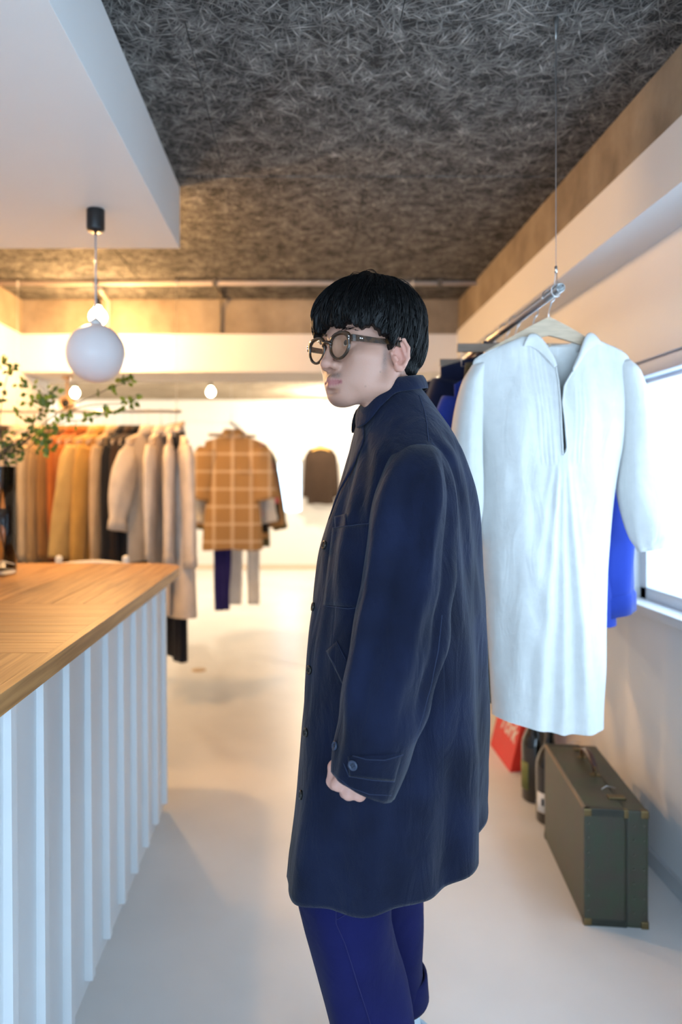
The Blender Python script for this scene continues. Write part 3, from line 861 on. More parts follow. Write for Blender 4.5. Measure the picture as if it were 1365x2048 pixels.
# flyaway curls on the crown
for (pxs) in ([(700, 556), (705, 547), (722, 549), (735, 558)], [(722, 552), (735, 541), (748, 541), (757, 552)], [(742, 556), (752, 549), (765, 555), (769, 563)],
              [(785, 566), (800, 561), (815, 572), (826, 590)], [(796, 568), (812, 568), (828, 584), (836, 602)], [(690, 560), (700, 552), (716, 556)],
              [(818, 580), (836, 596), (845, 620)], [(640, 652), (636, 660), (637, 668)], [(664, 648), (672, 660), (682, 661)], [(745, 660), (752, 665), (760, 664)], [(838, 612), (848, 634), (851, 655)]):
    pts = [P(a, b, 1.37 + .02 * i * 0) for i, (a, b) in enumerate(pxs)]
    fine = []
    for i in range(len(pts) - 1):
        p0, p1, p2, p3 = pts[max(i-1, 0)], pts[i], pts[i+1], pts[min(i+2, len(pts)-1)]
        for k in range(5):
            t = k / 5
            fine.append(0.5 * ((2*p1) + (p2 - p0) * t + (2*p0 - 5*p1 + 4*p2 - p3) * t*t + (3*p1 - p0 - 3*p2 + p3) * t**3))
    fine.append(pts[-1])
    for j in range(3):
        o_ = Vector((rs.uniform(-.0016, .0016), rs.uniform(-.012, .012), rs.uniform(-.0016, .0016)))
        mb.tube([p + o_ for p in fine], .0006, 3)
obj('hair_strands', mb, M_hair, hair, True, fixn=False)

# ------------------------------------------------------------------ glasses
M_frame = mat('tortoise_acetate', (.050, .022, .008), rough=.2, noise_scale=75, coat=.25, color2=(.008, .005, .004))
M_lens = bpy.data.materials.new('spectacle_lens'); M_lens.use_nodes = True
ln = M_lens.node_tree; lb = ln.nodes.new('ShaderNodeBsdfGlossy'); lb.inputs['Roughness'].default_value = .03
lt = ln.nodes.new('ShaderNodeBsdfTransparent'); lt.inputs[0].default_value = (.96, .93, .88, 1); lm = ln.nodes.new('ShaderNodeMixShader')
lm.inputs[0].default_value = .045
ln.links.new(lt.outputs[0], lm.inputs[1]); ln.links.new(lb.outputs[0], lm.inputs[2]); ln.links.new(lm.outputs[0], ln.nodes['Material Output'].inputs['Surface'])
specs = obj('glasses', MB().tube([hw(.1095, -.004, .0240), hw(.1100, .004, .0240)], .0022, 6), M_frame, man, label='dark tortoiseshell round glasses')
FPL = .1065
def lens_outline(s, grow, n=40):
    pts = []
    for k in range(n):
        a = 2 * PI * k / n
        ca_, sa_ = math.cos(a), math.sin(a)
        rx = .0222 + grow; ry = .0200 + grow
        r = 2.35 if sa_ > 0 else 2.0
        xx = rx * math.copysign(abs(ca_) ** (2 / r), ca_); yy = ry * math.copysign(abs(sa_) ** (2 / r), sa_)
        if sa_ > 0: xx *= 1 + .06 * sa_
        if sa_ < 0: xx *= 1 - .10 * sa_ * sa_
        if grow > 0 and sa_ > .25:
            yy += .0022 * min(1, (sa_ - .25) * 2)                                 # heavier brow line
            if ca_ > .3: xx += .0045 * min(1, (sa_ - .25) * 3)                     # the outer top corner
        pts.append((s * (.0335 + xx), .0128 + yy))
    return pts
for s in (-1, 1):
    oo, ii = lens_outline(s, .0048), lens_outline(s, 0)
    bow = lambda l: FPL - .9 * max(0, abs(l) - .02) ** 2 * 2
    mb = MB()
    rings = []
    for k in range(len(oo)):
        (lo_, uo), (li, ui) = oo[k], ii[k]
        rings.append([hw(bow(lo_), lo_, uo), hw(bow(lo_) + .0024, lerp(lo_, li, .15), lerp(uo, ui, .15)), hw(bow(li) + .0024, lerp(lo_, li, .85), lerp(uo, ui, .85)), hw(bow(li), li, ui), hw(bow(li) - .0018, li, ui), hw(bow(lo_) - .0018, lo_, uo)])
    rings.append(rings[0])
    mb.loft(rings, True, False, False)
    obj('rim', mb, M_frame, specs, True)
    c = hw(FPL - .0004, s * .0335, .019)
    obj('lens', MB().loft([[hw(bow(l_) + .0006, l_, u_) for l_, u_ in lens_outline(s, -.0002)], [hw(bow(l_) - .0006, l_, u_) for l_, u_ in lens_outline(s, -.0002)]]), M_lens, specs)
    mb = MB()
    sec = []
    for f_, l_, u_, hh, th in ((.103, .0655, .0235, .0062, .0026), (.099, .0690, .0232, .0058, .0022), (.085, .0715, .0230, .0052, .0019), (.05, .0745, .0228, .0048, .0018), (.01, .0785, .0225, .0046, .0018), (-.002, .080, .019, .0042, .0018), (-.016, .080, .003, .0038, .0018)):
        sec.append([hw(f_, s * (l_ - th), u_ - hh), hw(f_, s * (l_ + th), u_ - hh), hw(f_, s * (l_ + th), u_ + hh), hw(f_, s * (l_ - th), u_ + hh)])
    tm = obj('temple', mb.loft(sec), M_frame, specs)
    M_pin = mat('silver_pin', (.8, .8, .82), rough=.2, metal=1)
    for q in (.004, -.004):
        obj('rivet', MB().lathe([(.001, -.0002), (.0011, 0), (.0008, .0006), (.0001, .0007)], hw(.088, s * .0736, .0230) + HFW * q * .55, 8, 'y'), M_pin, specs)
        obj('rivet', MB().lathe([(.001, .0002), (.0012, 0), (.0008, -.0008), (.0001, -.0009)], hw(.1070, s * .0615, .0245 + q * .6), 8, 'y'), M_pin, specs)
mb = MB()
mb.tube([hw(FPL, -.0125, .0190), hw(FPL + .003, -.006, .0235), hw(FPL + .004, 0, .0245), hw(FPL + .003, .006, .0235), hw(FPL, .0125, .0190)], .0034, 8)
obj('bridge', mb, M_frame, specs, True)

# ------------------------------------------------------------------ coat
def wrinkle(m, sc=(26, 26, 9), strength=.42, dist=.012):
    N = m.node_tree.nodes; L = m.node_tree.links; b = N['Principled BSDF']
    old = b.inputs['Normal'].links[0].from_socket
    tc = N.new('ShaderNodeTexCoord'); mp = N.new('ShaderNodeMapping'); mp.inputs['Scale'].default_value = sc
    mp.inputs['Rotation'].default_value = (0, R(14), 0)
    n = N.new('ShaderNodeTexNoise'); n.inputs['Scale'].default_value = 1.0; n.inputs['Detail'].default_value = 3; n.inputs['Distortion'].default_value = 0.8
    bp = N.new('ShaderNodeBump'); bp.inputs['Strength'].default_value = strength; bp.inputs['Distance'].default_value = dist
    L.new(tc.outputs['Object'], mp.inputs['Vector']); L.new(mp.outputs[0], n.inputs['Vector']); L.new(n.outputs['Fac'], bp.inputs['Height'])
    L.new(old, bp.inputs['Normal']); L.new(bp.outputs[0], b.inputs['Normal'])
M_coat = mat('navy_moleskin', (0.0055, 0.0085, 0.0255), rough=.86, noise_amt=.42, noise_scale=7, bump=.22, bump_scale=520, spec=.12, sheen=.10)
wrinkle(M_coat)
M_thread = mat('worn_seam', (0.020, 0.029, 0.066), rough=.9)
M_btn = mat('navy_button', (0.03, 0.042, 0.075), rough=.25)
TC = (0.195, 1.45)
SIL = [(0.55, -.030, .385), (.60, -.026, .383), (.66, -.017, .381), (.76, -.004, .376), (.86, .004, .371), (.96, .010, .366), (1.01, .015, .362), (1.06, .022, .359), (1.11, .028, .355), (1.16, .035, .351),
       (1.21, .049, .345), (1.26, .066, .337), (1.31, .083, .325), (1.36, .096, .308), (1.40, .102, .287), (1.44, .108, .256), (1.47, .112, .230)]
# rows: t, z, half width sideways, drop at the shoulder end
CROWS = [(0.00, 1.478, .068, .000), (.04, 1.462, .088, .006), (.09, 1.446, .118, .022), (.14, 1.428, .158, .040), (.19, 1.404, .188, .044), (.24, 1.366, .203, .026), (.30, 1.31, .209, .008), (.37, 1.24, .209, 0), (.50, 1.08, .206, 0), (.65, .90, .205, 0), (.80, .745, .208, 0), (1.0, .572, .214, 0)]
def coat_pt(t, th, fold=True):
    z, al, drop = smoothtab(CROWS, t)
    xl, xr = smoothtab(SIL, z)
    c, s_ = math.cos(th), math.sin(th)          # c: forward, s_: sideways (near side positive)
    n = 2.35 - .45 * sstep(.45, 1, t)
    f = math.copysign(abs(c) ** (2 / n), c); l = math.copysign(abs(s_) ** (2 / n), s_)
    twist = .33 * sstep(.12, .4, t)
    yy = -l * al - f * (.045 * sstep(.1, .5, t) + .025 * sstep(.6, 1, t))
    zz = z - drop * abs(l) ** 1.6
    zz += (.010 * max(0, -c) - .040 * max(0, c)) * (1 - sstep(.02, .36, t))        # the neckline dips at the front
    # hem: a bit lower at the front, slightly waved
    if t > .8:
        w = (t - .8) / .2
        zz += w * (-.030 * max(0, c) ** 1.5 + .042 * max(0, -c) + .004 * math.sin(5 * th) + .003 * math.sin(9 * th + 1))
    xc, hx = (xl + xr) / 2, (xr - xl) / 2
    xx = xc - f * hx
    # keep the profile while turning the chest a little to the camera
    xx += l * .012 * sstep(.1, .4, t) * (1 - abs(f))
    p = Vector((xx, TC[1] - .018 * (1 - sstep(0, .22, t)) + yy, zz))
    if fold:
        nrm = Vector((-c * .9, -s_, 0)); nrm.normalize()
        A = sstep(.16, .45, t) * .009 + sstep(.45, 1.0, t) * .015
        side = abs(s_) ** .7
        d_ = A * side * (nz(th * 2.6, t * 1.1, 3.1) * 1.1 + .6 * math.sin(th * 7 + 1.5 * math.sin(t * 5))) + .0035 * nz(th * 6, t * 9, 8.2) * sstep(.1, .25, t)
        # soft pull lines from the shoulder and arm
        d_ += .005 * side * math.sin(17 * (zz + .9 * (th - 1.5))) * sstep(.15, .25, t) * (1 - sstep(.4, .6, t))
        p += nrm * d_
    return p
NT, NTH = 120, 180
rows = []
for i in range(NT + 1):
    t = i / NT
    rows.append([coat_pt(t, 2 * PI * j / NTH) for j in range(NTH)])
coat = MB().loft(rows, True, False, False)
co = obj('coat', coat, M_coat, man, True, label='long navy moleskin work coat with button cuffs', solid=.003)
coat_v = [Vector(p) for p in coat.v]; coat_f = list(coat.f)

def sleeve(rowsdef, n=44, steps=90, seed=1.0, mirror=False):
    """rows: s, left px, left py, right px, right py, depth, half thickness"""
    mb = MB(); rings = []
    for i in range(steps + 1):
        s_ = i / steps
        xl, yl, xr, yr, dd, ry = smoothtab(rowsdef, s_)
        a = P(xl, yl, dd); b = P(xr, yr, dd); c = (a + b) / 2; u = (b - a) / 2
        dep = Vector((0, 1, 0)); ring = []
        for k in range(n):
            th = 2 * PI * k / n
            e = 2.3
            cu = math.copysign(abs(math.cos(th)) ** (2 / e), math.cos(th)); cd = math.copysign(abs(math.sin(th)) ** (2 / e), math.sin(th))
            p = c + u * cu - dep * (ry * cd)
            nn = (u.normalized() * math.cos(th) - dep * math.sin(th))
            A = .0045 * sstep(.05, .3, s_)
            w = A * nz(math.cos(th) * 2.2 + seed, math.sin(th) * 2.2, s_ * 2.4) * 1.6
            # long soft creases running down the sleeve, drifting forward
            for (c0, c1, amp, wd) in ((1.05, 1.75, .015, .15), (1.75, 2.25, -.009, .20), (.45, 1.00, -.010, .16), (2.35, 2.6, .009, .2), (.15, .5, .008, .14)):
                tc_ = lerp(c0, c1, s_); dt = (th - tc_ + PI) % (2 * PI) - PI
                w += amp * math.exp(-(dt / wd) ** 2) * sstep(.04, .16, s_) * (1 - sstep(.62, .86, s_))
            w += .0035 * math.sin(s_ * 30 + 2.0 * math.cos(th) + seed) * (.4 + .6 * max(0, math.cos(th))) * sstep(.30, .5, s_) * (1 - sstep(.80, .95, s_))
            w += .004 * math.sin(2.5 * th + 5 * s_) * sstep(.1, .3, s_) * (1 - sstep(.85, 1, s_))
            p = p + nn * w
            if mirror: p = Vector((p.x + .02, 2 * TC[1] - p.y, p.z))
            ring.append(p)
        rings.append(ring)
    mb.loft(rings, True, True, False)
    return mb
SL = [(0, 822, 884, 846, 884, 1.300, .012), (.03, 798, 893, 862, 889, 1.298, .034), (.07, 776, 915, 880, 905, 1.286, .052), (.13, 760, 955, 894, 945, 1.270, .063), (.20, 748, 1005, 902, 1000, 1.254, .067),
      (.32, 736, 1095, 898, 1095, 1.237, .068), (.45, 720, 1190, 894, 1190, 1.218, .067), (.60, 694, 1300, 882, 1295, 1.206, .066), (.74, 679, 1395, 862, 1395, 1.196, .063),
      (.86, 673, 1470, 835, 1478, 1.190, .056), (.93, 669, 1510, 814, 1530, 1.188, .050), (1.0, 668, 1545, 784, 1592, 1.186, .044)]
sl1 = sleeve(SL)
so = obj('sleeve', sl1, M_coat, co, True, solid=.003)
sl2 = sleeve(SL, n=32, steps=60, seed=4.0, mirror=True)
obj('sleeve', sl2, M_coat, co, True, solid=.003)

class Surf:
    """lays patches, seams and buttons onto the cloth"""
    def __init__(self, *mbs):
        v, f = [], []
        for m in mbs:
            o = len(v); v += [Vector(p) for p in m.v]; f += [tuple(i + o for i in q) for q in m.f]
        self.t = BVHTree.FromPolygons(v, f)
    def hit(self, px, py, off=0.0):
        dr = P(px, py, 1.0) - Vector((0, 0, HC)); dr.normalize()
        h = self.t.ray_cast(Vector((0, 0, HC)), dr)
        if h[0] is None: return None, None
        n = h[1] if h[1].dot(dr) < 0 else -h[1]
        return h[0] + n * off, n
    def patch(self, name, quad, m, parent, off=.003, nx=14, ny=14):
        """quad: four picture corners (tl, tr, br, bl); a sheet with its rim turned down to the cloth"""
        tl, tr, br, bl = quad; g = []
        for j in range(-1, ny + 2):
            v = min(1, max(0, j / ny)); row = []
            for i in range(-1, nx + 2):
                u = min(1, max(0, i / nx))
                x = lerp(lerp(tl[0], tr[0], u), lerp(bl[0], br[0], u), v); y = lerp(lerp(tl[1], tr[1], u), lerp(bl[1], br[1], u), v)
                rim = i in (-1, nx + 1) or j in (-1, ny + 1)
                p, n = self.hit(x, y, -.001 if rim else off)
                if p is None: return None
                row.append(p)
            g.append(row)
        return obj(name, MB().grid(g), m, parent, True)
    def line(self, name, pts, m, parent, r=.0009, off=.0012, dash=0):
        fine = []
        for a, b in zip(pts, pts[1:]):
            k = max(2, int(math.hypot(b[0] - a[0], b[1] - a[1]) / 4))
            for i in range(k): fine.append((lerp(a[0], b[0], i / k), lerp(a[1], b[1], i / k)))
        fine.append(pts[-1])
        q = [self.hit(x, y, off)[0] for x, y in fine]; q = [p for p in q if p is not None]
        if len(q) < 2: return None
        return obj(name, MB().tube(q, r * .65, 6), m, parent, True)
    def button(self, px, py, r, m, parent, off=.004):
        p, n = self.hit(px, py, off)
        if p is None: return
        u = n.orthogonal().normalized(); w = n.cross(u)
        prof = [(.15, .0012), (.62, .0012), (.74, .0022), (.95, .0018), (1.0, .0006), (.95, -.002), (.1, -.003)]
        rings = [[p + (u * math.cos(a) + w * math.sin(a)) * (r * q) + n * z_ for a in [2 * PI * k / 22 for k in range(22)]] for q, z_ in prof]
        b = obj('button', MB().loft(rings), m, parent, True)
        for k in range(4):
            a = PI / 4 + k * PI / 2; c = p + (u * math.cos(a) + w * math.sin(a)) * r * .30 + n * .0013
            obj('button_hole', MB().loft([[c + (u * math.cos(e) + w * math.sin(e)) * r * .13 + n * h_ for e in [2 * PI * q / 8 for q in range(8)]] for h_ in (0, .0003)]), mat('button_hole_dark', (.004, .005, .008), rough=.8), b)
SB = Surf(coat); SS = Surf(sl1); SA = Surf(coat, sl1)
# pockets on the chest and hip
SB.patch('chest_pocket', [(668, 1056), (744, 1046), (724, 1214), (650, 1210)], M_coat, co, .004)
SB.patch('pen_pocket', [(671, 1034), (695, 1028), (697, 1056), (672, 1058)], M_coat, co, .003, 6, 6)
SB.line('seam', [(668, 1057), (744, 1047)], M_thread, co, .0009, .005)
SB.line('seam', [(650, 1211), (698, 1217), (722, 1214)], M_thread, co, .0009, .004)
SB.patch('hip_pocket_welt', [(656, 1302), (677, 1282), (716, 1352), (690, 1372)], M_coat, co, .004, 8, 10)
SB.line('seam', [(677, 1281), (695, 1318)], M_thread, co, .0007, .005); SB.line('seam', [(657, 1302), (676, 1332)], M_thread, co, .0007, .005)
# seams: yoke, back, side, hem
SB.line('seam', [(838, 792), (848, 820), (854, 850), (857, 884)], M_thread, co, .0012, .002)
SB.line('seam', [(668, 1580), (700, 1590), (738, 1612), (747, 1602)], M_thread, co, .0006, .001)
SB.line('seam', [(886, 1300), (889, 1400), (886, 1500), (884, 1580), (887, 1640)], mat('dark_seam', (.008, .012, .03), rough=.95), co, .0014, .001)
SB.line('seam', [(862, 885), (885, 910), (900, 945), (908, 1000), (903, 1070)], M_thread, co, .0011, .0016)
SS.line('seam', [(792, 902), (806, 893), (830, 890), (852, 890)], M_thread, co, .0011, .0012)
SS.line('seam', [(884, 1230), (877, 1300), (862, 1370), (846, 1430), (826, 1490)], M_thread, co, .0009, .0012)
# cuff tab, buttons
cuff = SS.patch('cuff_tab', [(698, 1512), (802, 1505), (788, 1560), (700, 1551)], M_coat, co, .004, 18, 8)
SS.line('seam', [(708, 1509), (735, 1516), (770, 1517), (803, 1506)], M_thread, co, .0008, .005)
SS.line('seam', [(690, 1524), (700, 1551), (745, 1557), (787, 1560)], M_thread, co, .0008, .005)
SS.line('seam', [(672, 1549), (700, 1574), (740, 1588), (782, 1590)], M_thread, co, .0007, .0015)
SS.button(710, 1528, .0085, M_btn, co, .0065)
SS.button(674, 1492, .0075, M_btn, co)
for bx, by in ((652, 1091), (630, 1214), (622, 1340), (615, 1465), (606, 1590)):
    SB.button(bx, by, .0085, mat('dark_horn_button', (.02, .018, .016), rough=.22), co, .004)
SB.line('seam', [(668, 1075), (656, 1140), (648, 1230), (642, 1340), (634, 1470), (622, 1600), (610, 1720)], M_thread, co, .0007, .001)
# collar: stands up around the neck and folds down on the shoulders
rows = []
for j in range(61):
    th = R(18) + R(324) * j / 60 + PI * 0
    front = min(1, min(j, 60 - j) / 9)
    base = coat_pt(.012, th, False)
    nrm = Vector((-math.cos(th), -math.sin(th), 0)).normalized()
    lean = Vector((0.010, 0, 0))
    inn = base + Vector((0, 0, -.012)) - nrm * .002
    stand = base + Vector((0, 0, .006 + .012 * front)) - nrm * .001
    roll = base + Vector((0, 0, .008 + .014 * front)) + nrm * .007
    tt = .042 + .060 * max(0, math.cos(th)) + .05 * (1 - front)
    o1 = coat_pt(lerp(.012, tt, .5), th, False) + nrm * .011 + Vector((0, 0, .012))
    o2 = coat_pt(tt, th, False) + nrm * .008 + Vector((0, 0, .007))
    rows.append([inn, stand, roll, o1, o2])
fine = []
obj('collar', MB().grid(rows), M_coat, co, True, solid=.003, subdiv=1)
# lapel rolled open towards the first button
lp = []
for k in range(13):
    t = lerp(.05, .385, k / 12)
    a = coat_pt(t, R(14)); b = coat_pt(t, R(14 + 22 * math.sin(PI * min(1, .25 + k / 13))))
    n_ = Vector((-.8, -.6, .1)).normalized()
    lp.append([a + n_ * .004, (a + b) / 2 + n_ * .009, b + n_ * .005])
obj('lapel', MB().grid(lp), M_coat, co, True, solid=.003, subdiv=1)

# ------------------------------------------------------------------ trousers, socks, shoes
M_trs = mat('indigo_cotton', (0.0075, 0.0085, 0.056), rough=.88, noise_amt=.2, noise_scale=8, bump=.2, bump_scale=600, spec=.1, sheen=.04)
wrinkle(M_trs, (14, 14, 10), .35)
def leg_loft(rowsd, seed, n=40, steps=70):
    mb = MB(); rings = []
    for i in range(steps + 1):
        z = lerp(rowsd[0][0], rowsd[-1][0], i / steps)
        x0, x1, yc, ry = smoothtab([(-r[0],) + r[1:] for r in rowsd], -z)
        ring = []
        for k in range(n):
            th = 2 * PI * k / n; e = 2.2
            cu = math.copysign(abs(math.cos(th)) ** (2 / e), math.cos(th)); cd = math.copysign(abs(math.sin(th)) ** (2 / e), math.sin(th))
            p = Vector(((x0 + x1) / 2 + (x1 - x0) / 2 * cu, yc - ry * cd, z))
            w = .006 * nz(math.cos(th) * 1.6 + seed, math.sin(th) * 1.6, z * 7) + .003 * math.sin(3 * th + z * 20 + seed) + .004 * math.sin(z * 34 + 2.6 * math.cos(th)) * sstep(.48, .6, z)
            p += Vector((math.cos(th), -math.sin(th), 0)) * w
            ring.append(p)
        rings.append(ring)
    return mb.loft(rings, True, False, False)
s1 = 1.36 / F
def X1(px): return (px - CX) * s1
def Z1(py): return HC - (py - CY) * s1
s2 = 1.55 / F
trs = obj('trousers', MB().loft([[(TC[0] - .02 + .115 * math.cos(a), TC[1] + .15 * math.sin(a), z) for a in [2 * PI * k / 32 for k in range(32)]] for z in (.98, .92, .84, .76)], True, True, True), M_trs, man, True, label='indigo cotton trousers with turned-up hems')
NL = [(.72, X1(630), X1(775), 1.40, .08), (Z1(1700), X1(596), X1(780), 1.385, .09), (Z1(1760), X1(594), X1(781), 1.37, .095), (Z1(1840), X1(608), X1(788), 1.362, .092), (Z1(1900), X1(622), X1(795), 1.36, .088),
      (Z1(1950), X1(636), X1(808), 1.36, .085), (Z1(2000), X1(651), X1(818), 1.358, .082), (Z1(2048), X1(664), X1(826), 1.355, .08), (.165, X1(690), X1(845), 1.355, .078)]
ln1 = leg_loft(NL, 1.0)
obj('trouser_leg', ln1, M_trs, trs, True, solid=.003)
def X2(px): return (px - CX) * s2
FL = [(.74, X2(665), X2(834), 1.53, .09), (HC - 793 * s2, X2(674), X2(840), 1.54, .088), (HC - 916 * s2, X2(688), X2(844), 1.545, .084), (HC - 974 * s2, X2(694), X2(847), 1.55, .082), (.200, X2(700), X2(850), 1.55, .078)]
ln2 = leg_loft(FL, 6.0)
obj('trouser_leg', ln2, M_trs, trs, True, solid=.003)
for rd, yb, top in ((NL, .165, .225), (FL, .200, .256)):
    rings = []
    for z, g in ((yb + .002, .000), (yb - .004, .005), (yb + .004, .008), (top - .004, .007), (top, .004), (top - .004, .0)):
        x0, x1, yc, ry = smoothtab([(-r[0],) + r[1:] for r in rd], -z)
        rings.append([Vector(((x0 + x1) / 2 + ((x1 - x0) / 2 + g) * math.copysign(abs(math.cos(t)) ** .91, math.cos(t)), yc - (ry + g) * math.copysign(abs(math.sin(t)) ** .91, math.sin(t)), z + .003 * math.sin(2 * t))) for t in [2 * PI * k / 40 for k in range(40)]])
    obj('turn_up', MB().loft(rings, True, False, False), M_trs, trs, True)
ST = Surf(ln1)
M_tseam = mat('indigo_seam', (0.010, 0.010, 0.07), rough=.95)
ST.line('seam', [(678, 1762), (673, 1800), (673, 1846), (690, 1885), (703, 1925), (718, 1975), (733, 2020), (742, 2050), (755, 2105), (764, 2150)], M_tseam, trs, .0016, .002)
ST.line('seam', [(674, 1838), (700, 1824), (722, 1812), (738, 1797)], M_tseam, trs, .0012, .0018)
M_sock = mat('pale_sock', (.52, .60, .66), rough=.95, bump=.5, bump_scale=260, stretch=(1, 1, .02))
M_shoe = mat('dark_shoe_leather', (.022, .026, .034), rough=.4)
M_sole = mat('pale_rubber', (.55, .55, .53), rough=.7)
for (ax, ay, az) in (LEGN[2], LEGF[2]):
    ax += .012
    obj('sock', MB().tube([(ax - .010, ay, .215), (ax - .006, ay, .18), (ax, ay, .12), (ax, ay, .07)], [.036, .037, .039, .042], 20), M_sock, man, True)
    sec = []
    for x_, w_, h0, h1 in ((.062, .020, .03, .085), (.052, .032, .028, .118), (.02, .037, .027, .122), (-.03, .038, .027, .118), (-.07, .042, .027, .088), (-.12, .048, .027, .070), (-.17, .046, .027, .060), (-.205, .034, .028, .050), (-.218, .012, .03, .042)):
        ring = []
        for k in range(20):
            t = 2 * PI * k / 20
            ring.append((ax + x_, ay + w_ * math.copysign(abs(math.cos(t)) ** .8, math.cos(t)), (h0 + h1) / 2 + (h1 - h0) / 2 * math.copysign(abs(math.sin(t)) ** .8, math.sin(t))))
        sec.append(ring)
    sh = obj('shoe', MB().loft(sec), M_shoe, man, True)
    sol = [(ax + x_ + (.004 if x_ > 0 else -.004), ay + s * (w_ + .004)) for s, seq in ((1, sec), (-1, list(reversed(sec)))) for x_, w_ in [((r[0][0] - ax), abs(r[0][1] - ay)) for r in seq]]
    obj('sole', MB().loft([[(p[0], p[1], z) for p in sol] for z in (0, .030)]), M_sole, sh)
    obj('collar_lining', MB().tube([(ax + .052 * math.cos(a) + .002, ay + .036 * math.sin(a), .124 - .006 * math.cos(a)) for a in [2 * PI * k / 20 for k in range(21)]], .006, 8), mat('pale_blue_lining', (.40, .50, .58), rough=.8), sh, True)
# ================================================================== RAILS, HANGERS, GARMENTS
M_steel = mat('brushed_steel', (.50, .50, .50), rough=.32, metal=1.0)
M_wire = mat('thin_wire', (.55, .56, .58), rough=.3, metal=1.0)
M_hwood = mat('pale_hanger_wood', (.58, .44, .31), rough=.5, noise_amt=.12, noise_scale=20, stretch=(1, 8, 8))
M_hdark = mat('grey_hanger_wood', (.34, .26, .20), rough=.55, noise_amt=.12, noise_scale=20, stretch=(1, 8, 8))

def rail(name, label, a, b, r=.0125, wires=()):
    a, b = Vector(a), Vector(b)
    t = thing(name, label, 'clothes rail', a)
    dr = (b - a).normalized(); s = dr.orthogonal().normalized(); u = dr.cross(s)
    rings = []
    for pt, rr in ((a + dr * .03, r * .82), (a, r * .82), (a, r), (b, r), (b, r * .82), (b - dr * .03, r * .82)):
        rings.append([pt + (s * math.cos(q) + u * math.sin(q)) * rr for q in [2 * PI * k / 20 for k in range(20)]])
    obj('pipe', MB().loft(rings, True, True, True), M_steel, t, True)
    for w, ztop in wires:
        p = a + dr * w
        obj('wire', MB().tube([(p.x, p.y, ztop), (p.x, p.y, p.z + .055)], .0011, 6), M_wire, t)
        lp = [(p.x, p.y, p.z + .055)] + [(p.x + (r + .003) * math.sin(q), p.y + .012 * math.cos(q * .5), p.z + (r + .003) * math.cos(q)) for q in [2 * PI * k / 16 for k in range(17)]] + [(p.x, p.y, p.z + .055)]
        obj('wire_loop', MB().tube(lp, .0012, 6), M_wire, t)
        obj('wire_clamp', MB().lathe([(.0005, .045), (.004, .047), (.004, .062), (.0005, .064)], p, 10), M_steel, t, True)
        obj('anchor', MB().lathe([(.001, 0), (.007, 0), (.006, -.02), (.003, -.035), (.0015, -.055), (.0005, -.056)], (p.x, p.y, ztop), 12), M_steel, t, True)
    return t

def hook_mb(drop=.075, r=.0165):
    pts = [(r * math.sin(q), 0, r * math.cos(q)) for q in [R(a) for a in range(-110, 151, 13)]]
    pts += [(.004, 0, -r - .012), (0, 0, -r - .026), (0, 0, -drop)]
    return MB().tube(pts, .0017, 6)
def hanger(desc, loc, rz, half=.20, m=None, slope=.30, z0=-.075, group=None):
    t = thing('clothes_hanger', desc, 'hanger', loc, rz, group)
    obj('hook', hook_mb(-z0), M_wire, t, True, True)
    rings = []
    for k in range(25):
        x = lerp(-half, half, k / 24); a = abs(x) / half
        hh = lerp(.024, .012, min(1, a * 1.6)); zc = z0 - .012 - slope * abs(x) * (0.75 + .25 * a)
        bow = .012 * a * a
        rings.append([(x, bow - .006, zc - hh), (x, bow + .006, zc - hh), (x, bow + .006, zc + hh), (x, bow - .006, zc + hh)])
    obj('shoulders', MB().loft(rings), m or M_hwood, t, False, True)
    return t
def clip_hanger(desc, loc, rz, half=.175, m=None):
    t = thing('trouser_hanger', desc, 'hanger', loc, rz)
    obj('hook', hook_mb(.07), M_wire, t, True, True)
    obj('bar', MB().box((-half, -.0065, -.092), (half, .0065, -.066), .003), m or M_hdark, t, False, True)
    for s in (-1, 1):
        obj('clip_wire', MB().tube([(s * half * .92, 0, -.09), (s * half * .92, 0, -.135), (s * half * .55, 0, -.135)], .0012, 6), M_wire, t, False, True)
        obj('clip', MB().box((s * half * .55 - .011, -.009, -.165), (s * half * .55 + .011, .009, -.112), .003), M_steel, t, False, True)
    return t

